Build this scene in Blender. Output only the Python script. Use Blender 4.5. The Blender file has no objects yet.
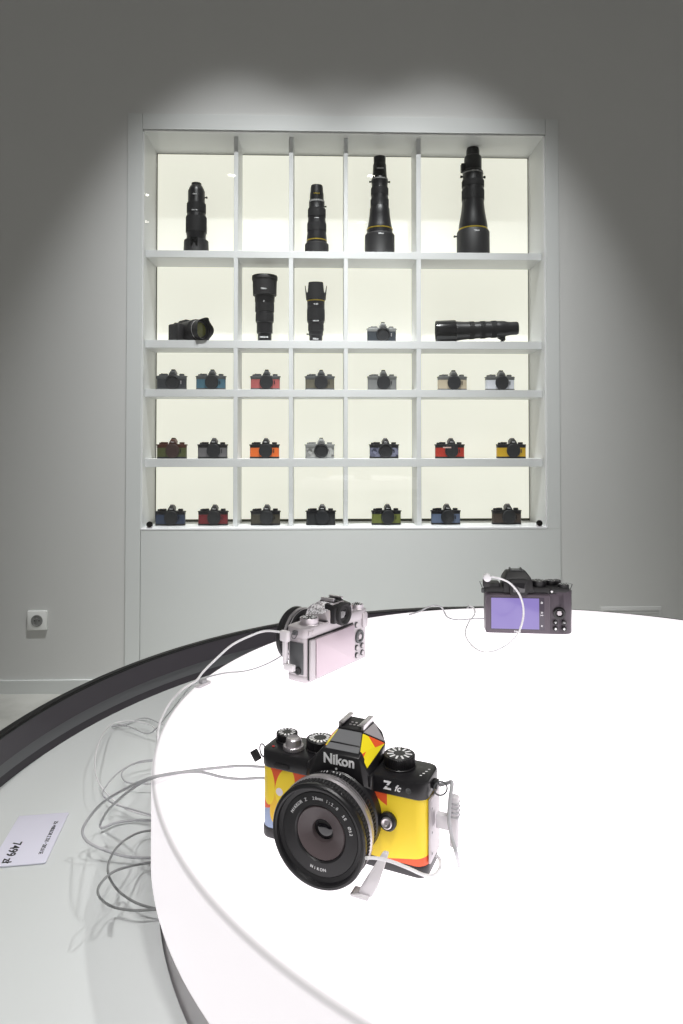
import bpy, bmesh, math, random
from mathutils import Vector, Matrix
random.seed(4)
PI = math.pi
C = bpy.context.scene.collection
sc = bpy.context.scene

# ---------------------------------------------------------------- materials
def lin(c):
    def f(v):
        v /= 255.0
        return v / 12.92 if v <= 0.04045 else ((v + 0.055) / 1.055) ** 2.4
    return tuple(f(v) for v in c) + (1.0,)

def nodes_of(name):
    m = bpy.data.materials.new(name); m.use_nodes = True
    nt = m.node_tree; b = nt.nodes['Principled BSDF']
    return m, nt, b

def P(name, col, rough=0.5, metal=0.0, bump=0.0, bscale=400.0, coat=0.0, vary=0.04, spec=0.5):
    m, nt, b = nodes_of(name)
    c = lin(col)
    tc = nt.nodes.new('ShaderNodeTexCoord')
    nz = nt.nodes.new('ShaderNodeTexNoise'); nz.inputs['Scale'].default_value = bscale
    nt.links.new(tc.outputs['Object'], nz.inputs['Vector'])
    mr = nt.nodes.new('ShaderNodeMapRange')
    mr.inputs['To Min'].default_value = max(0, rough - vary); mr.inputs['To Max'].default_value = min(1, rough + vary)
    nt.links.new(nz.outputs['Fac'], mr.inputs['Value'])
    nt.links.new(mr.outputs['Result'], b.inputs['Roughness'])
    b.inputs['Base Color'].default_value = c
    b.inputs['Metallic'].default_value = metal
    b.inputs['Coat Weight'].default_value = coat
    b.inputs['Specular IOR Level'].default_value = spec
    if bump:
        bp = nt.nodes.new('ShaderNodeBump'); bp.inputs['Strength'].default_value = bump
        bp.inputs['Distance'].default_value = 0.0004
        nt.links.new(nz.outputs['Fac'], bp.inputs['Height']); nt.links.new(bp.outputs['Normal'], b.inputs['Normal'])
    return m

def EM(name, col, strength, base=0.4):
    m, nt, b = nodes_of(name)
    b.inputs['Base Color'].default_value = (base, base, base, 1)
    b.inputs['Emission Color'].default_value = lin(col)
    b.inputs['Emission Strength'].default_value = strength
    b.inputs['Roughness'].default_value = 0.5
    return m

def math_node(nt, op, a, b_=None, clamp=False):
    n = nt.nodes.new('ShaderNodeMath'); n.operation = op; n.use_clamp = clamp
    for i, v in enumerate((a, b_)):
        if v is None: continue
        if isinstance(v, (int, float)): n.inputs[i].default_value = v
        else: nt.links.new(v, n.inputs[i])
    return n.outputs[0]

def mat_opal():
    """frosted acrylic lit from inside; emission is turned down at the corner to draw its crease"""
    m, nt, b = nodes_of('opal_acrylic')
    tc = nt.nodes.new('ShaderNodeTexCoord'); sp = nt.nodes.new('ShaderNodeSeparateXYZ')
    nt.links.new(tc.outputs['Object'], sp.inputs[0])
    x, y, z = sp.outputs
    r = math_node(nt, 'SQRT', math_node(nt, 'ADD', math_node(nt, 'MULTIPLY', x, x), math_node(nt, 'MULTIPLY', y, y)))
    dr = math_node(nt, 'SUBTRACT', DR, r); dz = math_node(nt, 'SUBTRACT', DH, z)
    d = math_node(nt, 'SQRT', math_node(nt, 'ADD', math_node(nt, 'MULTIPLY', dr, dr), math_node(nt, 'MULTIPLY', dz, dz)))
    mr = nt.nodes.new('ShaderNodeMapRange'); mr.interpolation_type = 'SMOOTHSTEP'
    mr.inputs['From Min'].default_value = 0.0; mr.inputs['From Max'].default_value = 0.0045
    mr.inputs['To Min'].default_value = 0.2; mr.inputs['To Max'].default_value = 0.78
    nt.links.new(d, mr.inputs['Value'])
    mt = nt.nodes.new('ShaderNodeMapRange'); mt.interpolation_type = 'SMOOTHSTEP'
    mt.inputs['From Min'].default_value = 0.002; mt.inputs['From Max'].default_value = 0.11
    mt.inputs['To Min'].default_value = 0.0; mt.inputs['To Max'].default_value = 1.15
    nt.links.new(dr, mt.inputs['Value'])
    s = math_node(nt, 'ADD', mr.outputs[0], mt.outputs[0])
    b.inputs['Base Color'].default_value = (0.35, 0.35, 0.35, 1)
    b.inputs['Roughness'].default_value = 0.45
    b.inputs['Emission Color'].default_value = lin((255, 249, 253))
    nt.links.new(s, b.inputs['Emission Strength'])
    return m

def mat_glass():
    m = bpy.data.materials.new('clear_glass'); m.use_nodes = True
    nt = m.node_tree; nt.nodes.clear()
    out = nt.nodes.new('ShaderNodeOutputMaterial'); mix = nt.nodes.new('ShaderNodeMixShader')
    lw = nt.nodes.new('ShaderNodeLayerWeight'); lw.inputs['Blend'].default_value = .5
    pw = math_node(nt, 'ADD', math_node(nt, 'MULTIPLY', math_node(nt, 'POWER', lw.outputs['Facing'], 5.0), .55), .028)
    tr = nt.nodes.new('ShaderNodeBsdfTransparent'); tr.inputs['Color'].default_value = (0.985, 0.99, 0.985, 1)
    gl = nt.nodes.new('ShaderNodeBsdfGlossy'); gl.inputs['Roughness'].default_value = 0.01
    nt.links.new(pw, mix.inputs[0]); nt.links.new(tr.outputs[0], mix.inputs[1])
    nt.links.new(gl.outputs[0], mix.inputs[2]); nt.links.new(mix.outputs[0], out.inputs[0])
    return m

def mat_pattern(name, base, shapes, rough=0.42):
    """printed leatherette: flat graphic shapes in object x,z (mm): ('e', cx, cz, rx, rz, tilt_deg, colour) or ('h', nx, nz, d, colour) half plane nx*x+nz*z<d"""
    m, nt, b = nodes_of(name)
    tc = nt.nodes.new('ShaderNodeTexCoord'); sp = nt.nodes.new('ShaderNodeSeparateXYZ')
    nt.links.new(tc.outputs['Object'], sp.inputs[0])
    X = math_node(nt, 'MULTIPLY', sp.outputs[0], 1000.0 / 0.95); Z = math_node(nt, 'MULTIPLY', sp.outputs[2], 1000.0 / 0.95)
    cur = None
    for s in shapes:
        if s[0] == 'e':
            _, cx, cz, rx, rz, tilt, col = s
            t = math.radians(tilt); c_, s_ = math.cos(t), math.sin(t)
            dx = math_node(nt, 'SUBTRACT', X, cx); dz = math_node(nt, 'SUBTRACT', Z, cz)
            u = math_node(nt, 'ADD', math_node(nt, 'MULTIPLY', dx, c_ / rx), math_node(nt, 'MULTIPLY', dz, s_ / rx))
            v = math_node(nt, 'ADD', math_node(nt, 'MULTIPLY', dx, -s_ / rz), math_node(nt, 'MULTIPLY', dz, c_ / rz))
            f = math_node(nt, 'LESS_THAN', math_node(nt, 'ADD', math_node(nt, 'MULTIPLY', u, u), math_node(nt, 'MULTIPLY', v, v)), 1.0)
        else:
            col = s[-1]; f = None
            for (nx, nz, d) in s[1:-1]:
                g = math_node(nt, 'LESS_THAN', math_node(nt, 'ADD', math_node(nt, 'MULTIPLY', X, nx), math_node(nt, 'MULTIPLY', Z, nz)), d)
                f = g if f is None else math_node(nt, 'MULTIPLY', f, g)
        mx = nt.nodes.new('ShaderNodeMix'); mx.data_type = 'RGBA'
        if cur is None: mx.inputs[6].default_value = lin(base)
        else: nt.links.new(cur, mx.inputs[6])
        mx.inputs[7].default_value = lin(col)
        nt.links.new(f, mx.inputs[0]); cur = mx.outputs[2]
    nt.links.new(cur, b.inputs['Base Color'])
    b.inputs['Roughness'].default_value = rough
    nz = nt.nodes.new('ShaderNodeTexNoise'); nz.inputs['Scale'].default_value = 1500
    bp = nt.nodes.new('ShaderNodeBump'); bp.inputs['Strength'].default_value = 0.15; bp.inputs['Distance'].default_value = 0.0003
    nt.links.new(tc.outputs['Object'], nz.inputs['Vector']); nt.links.new(nz.outputs['Fac'], bp.inputs['Height'])
    nt.links.new(bp.outputs['Normal'], b.inputs['Normal'])
    return m

DR, DH = 0.4495, 0.074          # lit disc: radius, height of the acrylic
BLK = P('black_enamel', (25, 24, 27), 0.36, bscale=900, bump=0.05)
BLKM = P('matt_black_plastic', (30, 29, 31), 0.55, bscale=900, bump=0.1)
BLKG = P('gloss_black', (12, 12, 14), 0.16)
RUB = P('black_rubber', (30, 29, 31), 0.7, bump=0.2, bscale=1500)
SIL = P('brushed_silver', (205, 200, 204), 0.32, 0.85, bscale=700)
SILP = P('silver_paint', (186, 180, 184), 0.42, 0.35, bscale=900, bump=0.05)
GUN = P('gunmetal_paint', (84, 86, 88), 0.45, 0.3)
GRY = P('facet_grey', (116, 117, 120), 0.4, 0.1)
WHT = P('white_print', (238, 238, 240), 0.5)
RED = P('red_print', (190, 40, 36), 0.5)
YEL = P('gold_ring', (190, 165, 60), 0.35, 0.6)
CABW = P('white_cable_plastic', (222, 221, 224), 0.4)
CABG = P('grey_cable_plastic', (176, 176, 180), 0.4)
CABD = P('dark_grey_cable_plastic', (130, 132, 132), .4)
TAGW = P('milky_clip_plastic', (214, 210, 214), 0.35)
LENSG = P('coated_lens_glass', (18, 16, 22), 0.05, coat=1.0)
INK = P('black_ink', (24, 24, 28), 0.6)

# ---------------------------------------------------------------- mesh helpers
class MB:
    def __init__(self, s=1.0):
        self.v = []; self.f = []; self.mi = []; self.s = s
    def add(self, vf, mi=0, M=None):
        vs, fs = vf; o = len(self.v)
        for p in vs:
            p = Vector(p)
            if M is not None: p = M @ p
            self.v.append(p * self.s)
        for f in fs:
            self.f.append([i + o for i in f]); self.mi.append(mi)
        return self
    def build(self, name, mats, parent=None, smooth=35, loc=None):
        me = bpy.data.meshes.new(name)
        me.from_pydata([tuple(p) for p in self.v], [], self.f)
        if not isinstance(mats, (list, tuple)): mats = [mats]
        for m in mats: me.materials.append(m)
        for p, k in zip(me.polygons, self.mi): p.material_index = k
        bm = bmesh.new(); bm.from_mesh(me); bmesh.ops.recalc_face_normals(bm, faces=bm.faces); bm.to_mesh(me); bm.free()
        if smooth:
            me.shade_smooth(); me.set_sharp_from_angle(angle=math.radians(smooth))
        o = bpy.data.objects.new(name, me); C.objects.link(o)
        if parent is not None: o.parent = parent
        if loc is not None: o.location = loc
        return o

def rr_outline(x0, x1, y0, y1, r, n=5):
    r = max(1e-5, min(r, (x1 - x0) / 2 - 1e-5, (y1 - y0) / 2 - 1e-5)); pts = []
    for cx, cy, a in ((x1 - r, y1 - r, 0), (x0 + r, y1 - r, 90), (x0 + r, y0 + r, 180), (x1 - r, y0 + r, 270)):
        for k in range(n + 1):
            t = math.radians(a + 90 * k / n); pts.append((cx + r * math.cos(t), cy + r * math.sin(t)))
    return pts

def loft(rings):
    vs = []; fs = []; n = len(rings[0])
    for r in rings: vs += r
    for i in range(len(rings) - 1):
        for j in range(n):
            a = i * n + j; b = i * n + (j + 1) % n
            fs.append([a, b, b + n, a + n])
    fs.append(list(range(n))[::-1]); fs.append([(len(rings) - 1) * n + j for j in range(n)])
    return vs, fs

def slab(x0, x1, y0, y1, z0, z1, r=2.0, bev=0.8, n=5):
    """upright block with rounded vertical corners and eased top and bottom edges"""
    prof = [(z0, bev), (z0 + bev * .3, bev * .3), (z0 + bev, 0), (z1 - bev, 0), (z1 - bev * .3, bev * .3), (z1, bev)] if bev else [(z0, 0), (z1, 0)]
    return loft([[(x, y, z) for x, y in rr_outline(x0 + i, x1 - i, y0 + i, y1 - i, max(r - i, r * .05), n)] for z, i in prof])

def box(x0, x1, y0, y1, z0, z1):
    vs = [(x, y, z) for z in (z0, z1) for y in (y0, y1) for x in (x0, x1)]
    return vs, [[0, 1, 3, 2], [4, 6, 7, 5], [0, 4, 5, 1], [2, 3, 7, 6], [0, 2, 6, 4], [1, 5, 7, 3]]

def prism(poly, d0, d1):
    n = len(poly)
    vs = [(x, y, d0) for x, y in poly] + [(x, y, d1) for x, y in poly]
    fs = [list(range(n))[::-1], list(range(n, 2 * n))] + [[i, (i + 1) % n, (i + 1) % n + n, i + n] for i in range(n)]
    return vs, fs

def lathe(prof, n=40, closed=False):
    """profile [(r, z)] about z; r=0 ends collapse to a point"""
    vs = []; fs = []; idx = []
    for r, z in prof:
        if r <= 1e-6: idx.append([len(vs)]); vs.append((0, 0, z))
        else:
            idx.append(list(range(len(vs), len(vs) + n)))
            vs += [(r * math.cos(2 * PI * k / n), r * math.sin(2 * PI * k / n), z) for k in range(n)]
    rows = list(range(len(prof)))
    pairs = list(zip(rows[:-1], rows[1:])) + ([(rows[-1], 0)] if closed else [])
    for i, j in pairs:
        a, b = idx[i], idx[j]
        for k in range(n):
            k2 = (k + 1) % n
            if len(a) == 1 and len(b) == 1: continue
            if len(a) == 1: fs.append([a[0], b[k2], b[k]])
            elif len(b) == 1: fs.append([a[k], a[k2], b[0]])
            else: fs.append([a[k], a[k2], b[k2], b[k]])
    return vs, fs

def disc(r, z0, z1, n=32, bev=0.0):
    if bev: return lathe([(0, z0), (r - bev, z0), (r, z0 + bev), (r, z1 - bev), (r - bev, z1), (0, z1)], n)
    return lathe([(0, z0), (r, z0), (r, z1), (0, z1)], n)

def gear(r0, r1, teeth, z0, z1, duty=0.5, hole=None):
    ring = []
    for k in range(teeth):
        a = 2 * PI * k / teeth; w = 2 * PI / teeth
        for f, r in ((0, r0), (.08, r1), (duty, r1), (duty + .08, r0)):
            ring.append((r * math.cos(a + f * w), r * math.sin(a + f * w)))
    n = len(ring); b = (r1 - r0) * .6
    def at(z, k): return [(x * k, y * k, z) for x, y in ring]
    kk = (r1 - b) / r1
    if hole:
        inner = [(hole * x / math.hypot(x, y), hole * y / math.hypot(x, y)) for x, y in ring]
        rg = [[(x, y, z0) for x, y in inner], at(z0, kk), at(z0 + b, 1), at(z1 - b, 1), at(z1, kk), [(x, y, z1) for x, y in inner]]
        vs = [v for q in rg for v in q]; m = len(rg)
        return vs, [[i * n + j, i * n + (j + 1) % n, ((i + 1) % m) * n + (j + 1) % n, ((i + 1) % m) * n + j] for i in range(m) for j in range(n)]
    return loft([at(z0, kk), at(z0 + b, 1), at(z1 - b, 1), at(z1, kk)])

def ring_torus(R, r, n=20, m=8):
    return lathe([(R + r * math.cos(2 * PI * k / m), r * math.sin(2 * PI * k / m)) for k in range(m)], n, closed=True)

def smooth_path(pts, sub=6):
    P_ = [Vector(p) for p in pts]; out = []
    for i in range(len(P_) - 1):
        p0 = P_[max(i - 1, 0)]; p1 = P_[i]; p2 = P_[i + 1]; p3 = P_[min(i + 2, len(P_) - 1)]
        for k in range(sub):
            t = k / sub
            out.append(0.5 * ((2 * p1) + (p2 - p0) * t + (2 * p0 - 5 * p1 + 4 * p2 - p3) * t * t + (3 * p1 - p0 - 3 * p2 + p3) * t ** 3))
    out.append(P_[-1]); return out

def tube(pts, r, n=8, sub=6):
    path = smooth_path(pts, sub) if sub > 1 else [Vector(p) for p in pts]
    vs = []; fs = []; up = Vector((0, 0, 1)); N = None
    for i, p in enumerate(path):
        t = (path[min(i + 1, len(path) - 1)] - path[max(i - 1, 0)]).normalized()
        if N is None:
            N = t.cross(up); 
            if N.length < 1e-3: N = t.cross(Vector((1, 0, 0)))
        N = (N - t * N.dot(t)).normalized(); B = t.cross(N)
        for k in range(n):
            a = 2 * PI * k / n; vs.append(tuple(p + (N * math.cos(a) + B * math.sin(a)) * r))
    for i in range(len(path) - 1):
        for k in range(n):
            a = i * n + k; b = i * n + (k + 1) % n; fs.append([a, b, b + n, a + n])
    fs.append(list(range(n))[::-1]); fs.append([(len(path) - 1) * n + k for k in range(n)])
    return vs, fs

def hull(pts, bev=0.0):
    bm = bmesh.new()
    for p in pts: bm.verts.new(p)
    bmesh.ops.convex_hull(bm, input=bm.verts)
    loose = [v for v in bm.verts if not v.link_faces]
    bmesh.ops.delete(bm, geom=loose, context='VERTS')
    bmesh.ops.dissolve_limit(bm, angle_limit=math.radians(2), verts=bm.verts, edges=bm.edges)
    if bev: bmesh.ops.bevel(bm, geom=list(bm.edges), offset=bev, segments=2, affect='EDGES', profile=.5)
    bm.verts.index_update()
    r = [tuple(v.co) for v in bm.verts], [[v.index for v in f.verts] for f in bm.faces]
    bm.free(); return r

def panel(quad, lift=0.3, inset=1.0, thick=0.3):
    """a thin skin lying on a polygon, pulled in from its edges"""
    q = [Vector(p) for p in quad]; c = sum(q, Vector()) / len(q)
    n = (q[1] - q[0]).cross(q[2] - q[1]).normalized()
    q = [p + (c - p).normalized() * inset for p in q]
    vs = [tuple(p - n * thick) for p in q] + [tuple(p + n * lift) for p in q]; k = len(q)
    return vs, [list(range(k))[::-1], list(range(k, 2 * k))] + [[i, (i + 1) % k, (i + 1) % k + k, i + k] for i in range(k)]

def text(s, size, depth=0.15, bold=0.0, align='CENTER', shear=0.0, sx=1.0):
    cu = bpy.data.curves.new('lettering', 'FONT'); cu.body = s; cu.size = size; cu.extrude = depth
    cu.offset = bold * size; cu.align_x = align; cu.align_y = 'CENTER'; cu.shear = shear; cu.resolution_u = 3
    o = bpy.data.objects.new('lettering', cu); C.objects.link(o)
    bpy.context.view_layer.update()
    me = bpy.data.meshes.new_from_object(o.evaluated_get(bpy.context.evaluated_depsgraph_get()))
    r = [(v.co.x * sx, v.co.y, v.co.z) for v in me.vertices], [list(p.vertices) for p in me.polygons]
    bpy.data.objects.remove(o); bpy.data.curves.remove(cu); bpy.data.meshes.remove(me)
    return r

RX = Matrix.Rotation(PI / 2, 4, 'X')            # +z -> -y (front), text upright on a front face
BACK = Matrix.Rotation(PI, 4, 'Z') @ RX         # the same on a rear face
def T(x, y, z): return Matrix.Translation((x, y, z))

def thing(name, label, cat, loc=(0, 0, 0), rz=0.0, group=None):
    o = bpy.data.objects.new(name, None); C.objects.link(o); o.empty_display_size = .05
    o.location = loc; o.rotation_euler = (0, 0, rz); o['label'] = label; o['category'] = cat
    if group: o['group'] = group
    return o
def tag(o, label, cat, group=None):
    o['label'] = label; o['category'] = cat
    if group: o['group'] = group
    return o
def struct(o): o['kind'] = 'structure'; return o

# ---------------------------------------------------------------- room
WA = math.atan(0.03); WY = 2.96                 # back wall stands 1.7 degrees off square
def W(u, v, z): return Vector((u * math.cos(WA) - v * math.sin(WA), WY + u * math.sin(WA) + v * math.cos(WA), z))
WM = T(0, WY, 0) @ Matrix.Rotation(WA, 4, 'Z')
FZ = 0.03                                       # floor level
CZ = 4.2

def wall_paint():
    m, nt, b = nodes_of('wall_paint')
    tc = nt.nodes.new('ShaderNodeTexCoord'); mp = nt.nodes.new('ShaderNodeMapping')
    mp.inputs['Scale'].default_value = (1.6, 1.6, 1.2)
    nz = nt.nodes.new('ShaderNodeTexNoise'); nz.inputs['Scale'].default_value = 1.0; nz.inputs['Detail'].default_value = 4
    nt.links.new(tc.outputs['Object'], mp.inputs[0]); nt.links.new(mp.outputs[0], nz.inputs['Vector'])
    mx = nt.nodes.new('ShaderNodeMix'); mx.data_type = 'RGBA'
    mx.inputs[6].default_value = lin((201, 202, 200)); mx.inputs[7].default_value = lin((207, 208, 205))
    nt.links.new(nz.outputs['Fac'], mx.inputs[0]); nt.links.new(mx.outputs[2], b.inputs['Base Color'])
    b.inputs['Roughness'].default_value = 0.55
    return m
def floor_mat():
    m, nt, b = nodes_of('concrete_floor')
    tc = nt.nodes.new('ShaderNodeTexCoord')
    nz = nt.nodes.new('ShaderNodeTexNoise'); nz.inputs['Scale'].default_value = 5; nz.inputs['Detail'].default_value = 8
    nt.links.new(tc.outputs['Object'], nz.inputs['Vector'])
    cr = nt.nodes.new('ShaderNodeValToRGB')
    cr.color_ramp.elements[0].color = lin((150, 150, 144)); cr.color_ramp.elements[1].color = lin((184, 184, 178))
    cr.color_ramp.elements[0].position = .35; cr.color_ramp.elements[1].position = .65
    nt.links.new(nz.outputs['Fac'], cr.inputs[0]); nt.links.new(cr.outputs[0], b.inputs['Base Color'])
    b.inputs['Roughness'].default_value = 0.45
    return m
WALL = wall_paint()
TRIM = P('satin_white_lacquer', (206, 209, 207), 0.38, bscale=3)
SHELF = P('white_shelf_board', (220, 221, 222), 0.4, bscale=6)
DARKGAP = P('shadow_gap_board', (70, 70, 64), 0.8)

U0, U1, Z0, Z1 = -0.8640, 0.9010, 0.7245, 2.4588   # opening of the display niche
m = MB()
UL, UR = -4.2, 4.2
for a in ((UL, U0, 0, .3, FZ, CZ), (U1, UR, 0, .3, FZ, CZ), (U0, U1, 0, .3, FZ, Z0 - .002), (U0, U1, 0, .3, Z1 + .002, CZ)): m.add(box(*a), 0, WM)
struct(m.build('wall_back', WALL, smooth=0))
m = MB().add(box(UL, -0.93, -.012, 0, FZ, FZ + .056), 0, WM).add(box(0.965, UR, -.012, 0, FZ, FZ + .056), 0, WM)
struct(m.build('baseboard_back', TRIM, smooth=0))
struct(MB().add(box(-4.5, 4.5, -5.0, 3.6, FZ - .05, FZ)).build('floor', floor_mat(), smooth=0))
struct(MB().add(box(-4.5, 4.5, -5.0, 3.6, CZ, CZ + .05)).build('ceiling', P('ceiling_paint', (150, 150, 148), 0.8), smooth=0))

# ---------------------------------------------------------------- lamps
LAMPRING = P('lamp_ring_white', (225, 225, 222), 0.4)
LAMPLED = EM('lamp_led', (255, 250, 240), 22)
def down_lamp(x, y, label, energy=16, aim=None, size=95, soft=.05):
    t = thing('ceiling_spotlight', label, 'lamp', (x, y, CZ), 0, 'recessed ceiling spotlights')
    MB().add(lathe([(.05, 0), (.062, -.002), (.065, -.008), (.052, -.012), (.046, -.004), (.046, -.001)], 28)).build('ring', LAMPRING, t)
    MB().add(disc(.046, -.006, -.001, 24)).build('diffuser', LAMPLED, t)
    l = bpy.data.lights.new('spotlight_beam', 'SPOT'); l.energy = energy; l.spot_size = math.radians(size); l.spot_blend = .7
    l.shadow_soft_size = soft; l.color = (1, .985, .96)
    lo = bpy.data.objects.new('spotlight_beam', l); C.objects.link(lo); lo.parent = t; lo.location = (0, 0, -.03)
    if aim: lo.rotation_euler = (Vector(aim) - Vector((x, y, CZ))).to_track_quat('-Z', 'Y').to_euler()
    return t
lampspots = [(-2.12, -2.64, 'front left'), (-2.36, -3.70, 'rear left'), (-.98, -1.95, 'front centre-left'), (-.87, -3.69, 'rear centre-left'), (.63, -1.87, 'front centre-right'), (.68, -3.56, 'rear centre-right')]
for x, y, w in lampspots:
    down_lamp(x, y, 'round ceiling spotlight mirrored in the cabinet glass, %s of the six' % w, 60)
down_lamp(1.5, .6, 'round ceiling spotlight to the right of the round table, throwing the cable shadows', 115, (.1, .6, .8), 50, .06)
down_lamp(-.5, -.7, 'added fill spotlight, out of view above the photographer, left of the middle', 215, (.1, .6, .8), 56, .12)  # unseen fill lamp added to brighten table and tray
down_lamp(.5, -.4, 'added fill spotlight, out of view above the photographer, right of the middle', 120, (.2, .6, .8), 56, .12)  # second added fill lamp, also only for table brightness
def washer(u, v, energy, label, tz, size=100, tu=None):
    p = W(u, v, CZ)
    t = thing('track_spotlight', label, 'lamp', p, 0, 'wall washing spotlights')
    d = (W(u if tu is None else tu, 0, tz) - (p + Vector((0, 0, -.12)))).normalized()
    q = d.to_track_quat('-Z', 'Y').to_matrix().to_4x4()
    MB().add(disc(.018, -.07, 0, 16)).build('stem', LAMPRING, t)
    M = T(0, 0, -.10) @ q
    MB().add(lathe([(0, .05), (.038, .05), (.042, .045), (.042, -.045), (.038, -.045), (.036, -.02), (0, -.02)], 28), 0, M).build('housing', LAMPRING, t)
    l = bpy.data.lights.new('washer_beam', 'SPOT'); l.energy = energy; l.spot_size = math.radians(size); l.spot_blend = 1.0
    l.shadow_soft_size = .035; l.color = (.98, .99, 1)
    lo = bpy.data.objects.new('washer_beam', l); C.objects.link(lo); lo.parent = t
    lo.matrix_local = T(0, 0, -.10) @ q @ T(0, 0, -.06)
washer(-0.44, -1.15, 400, 'white track spotlight in front of the left half of the cabinet', .55, 47, -.46)
washer(0.44, -1.15, 400, 'white track spotlight in front of the right half of the cabinet', .55, 47, .42)
washer(0.0, -1.15, 260, 'added white track spotlight evening the wall wash over the middle of the cabinet', .45, 47, 0.0)  # extra washer added to smooth the wash between the outer two

# ---------------------------------------------------------------- display cabinet
cab = thing('display_cabinet', 'tall white backlit display cabinet built into the wall, holding lenses and cameras', 'cabinet', (0, WY, 0), WA)
FU0, FU1, FZ1 = -0.9285, 0.9595, 2.5275; PR = -.007
g = .0012
def fr(*a): return slab(*a, r=.001, bev=.0006, n=1)
MB().add(slab(FU0, U0 - g, PR, .02, FZ, FZ1, .001, .0006, 1)).build('stile', TRIM, cab, 0)
MB().add(slab(U1 + g, FU1, PR, .02, Z0 - .004, FZ1, .001, .0006, 1)).build('stile', TRIM, cab, 0)
MB().add(slab(U0, U1, PR, .02, Z1 + g, FZ1, .001, .0006, 1)).build('top_rail', TRIM, cab, 0)
MB().add(slab(U0 + g, FU1, PR, .02, FZ, Z0 - .0045, .001, .0006, 1)).build('lower_panel', TRIM, cab, 0)
DV = .235
MB().add(box(U0, U0 + .004, .0, DV, Z0, Z1)).build('side_board', SHELF, cab, 0)
MB().add(box(U1 - .004, U1, .0, DV, Z0, Z1)).build('side_board', SHELF, cab, 0)
MB().add(box(U0, U1, .0, DV, Z1 - .004, Z1)).build('top_board', SHELF, cab, 0)
MB().add(slab(U0, U1, PR - .001, DV, Z0 - .004, .7290, .001, .001, 1)).build('bottom_board', SHELF, cab, 0)
MB().add(box(U0, U1, DV, DV + .01, Z0, Z1)).build('rear_board', DARKGAP, cab, 0)
def back_glow():
    m, nt, b = nodes_of('backlit_panel')
    b.inputs['Base Color'].default_value = (.5, .5, .48, 1)
    b.inputs['Emission Color'].default_value = lin((255, 254, 238)); b.inputs['Emission Strength'].default_value = BACKE
    return m
BACKE = .74
DIVS = [(-.4757, -.4564), (-.2324, -.2130), (.0121, .0298), (.3352, .3562)]
SHZ = [(1.9143, 1.9455), (1.5141, 1.5486), (1.2984, 1.3319), (.9900, 1.0261)]
MB().add(slab(U0 + .012, U1 - .012, DV - .018, DV - .008, .742, Z1 - .014, .001, .0005, 1)).build('light_panel', back_glow(), cab, 0)
for a, b_ in SHZ: MB().add(slab(U0 + .004, U1 - .004, .045, DV - .020, a, b_, .001, .0008, 1)).build('shelf', SHELF, cab, 0)
lev = [.7290] + [v for p in sorted(SHZ) for v in p] + [Z1 - .004]
for a, b_ in DIVS:
    m = MB()
    for k in range(0, 10, 2): m.add(slab(a, b_, .0455, DV - .021, lev[k], lev[k + 1], .001, 0, 1))
    m.build('divider', SHELF, cab, 0)
gp = MB().add(box(U0 + .003, U1 - .003, .012, .016, .7295, Z1 - .006)).build('glass_pane', mat_glass(), cab, 0)
for x in (U0 + .036, U1 - .032):
    k = MB().add(lathe([(0, 0), (.012, 0), (.013, .002), (.013, .012), (.011, .015), (0, .016)], 24), 0, T(x, .012, .7445) @ RX)
    k.add(box(x - .010, x + .010, .0, .024, .7290, .738), 1)
    k.build('glass_fastener', [P('dark_steel', (60, 58, 58), .25, .9), SIL], cab)

# wall socket and low grille
t = thing('wall_socket', 'white square power socket low on the wall left of the cabinet', 'socket', W(-1.2976, 0, .3395), WA)
WSOCK = P('socket_plastic', (226, 227, 224), .35)
MB().add(slab(-.041, .041, -.041, .041, 0, .012, .004, .002), 0, RX).build('plate', WSOCK, t)
MB().add(lathe([(.025, .0115), (.024, .0140), (.0215, .0145), (.0200, .0128), (0, .0124)], 32), 0, RX).build('socket_well', P('socket_well_plastic', (128, 129, 127), .5), t)
m = MB()
for x in (-.0095, .0095): m.add(disc(.0028, .0124, .0132, 12), 0, T(x, 0, 0) @ RX)
m.build('contact_hole', BLKM, t)
MB().add(disc(.0025, .012, .019, 12), 0, T(0, 0, .010) @ RX).build('earth_pin', SIL, t)
t = thing('wall_grille', 'pale rectangular flush wall grille low on the right, partly behind the lit table', 'vent', W(1.27, 0, .34), WA)
MB().add(slab(-.135, .135, -.038, .038, 0, .004, .002, .001), 0, RX).build('frame', WALL, t)
m = MB()
for k in range(5): m.add(box(-.122, .122, -.0055, -.0035, -.028 + k * .012, -.021 + k * .012))
m.build('slats', WALL, t, 0)

# ---------------------------------------------------------------- table
CX_, CY_ = .275, .691
TRZ = .716
TRAY = P('tray_lacquer', (214, 218, 218), 0.25, bscale=3)
DPL = P('dark_plum_plastic', (58, 52, 60), 0.30, bscale=50)
DGR = P('rim_reflection_grey', (96, 97, 100), 0.35, bscale=50)  # grey stands in for the pale tray mirrored in the rim wall
EDG = P('black_edge_trim', (10, 10, 12), 0.5)
tb = thing('display_table', 'large round display table with pale recessed tray and dark raised rim', 'table', (CX_, CY_, FZ))
z = TRZ - FZ
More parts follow.
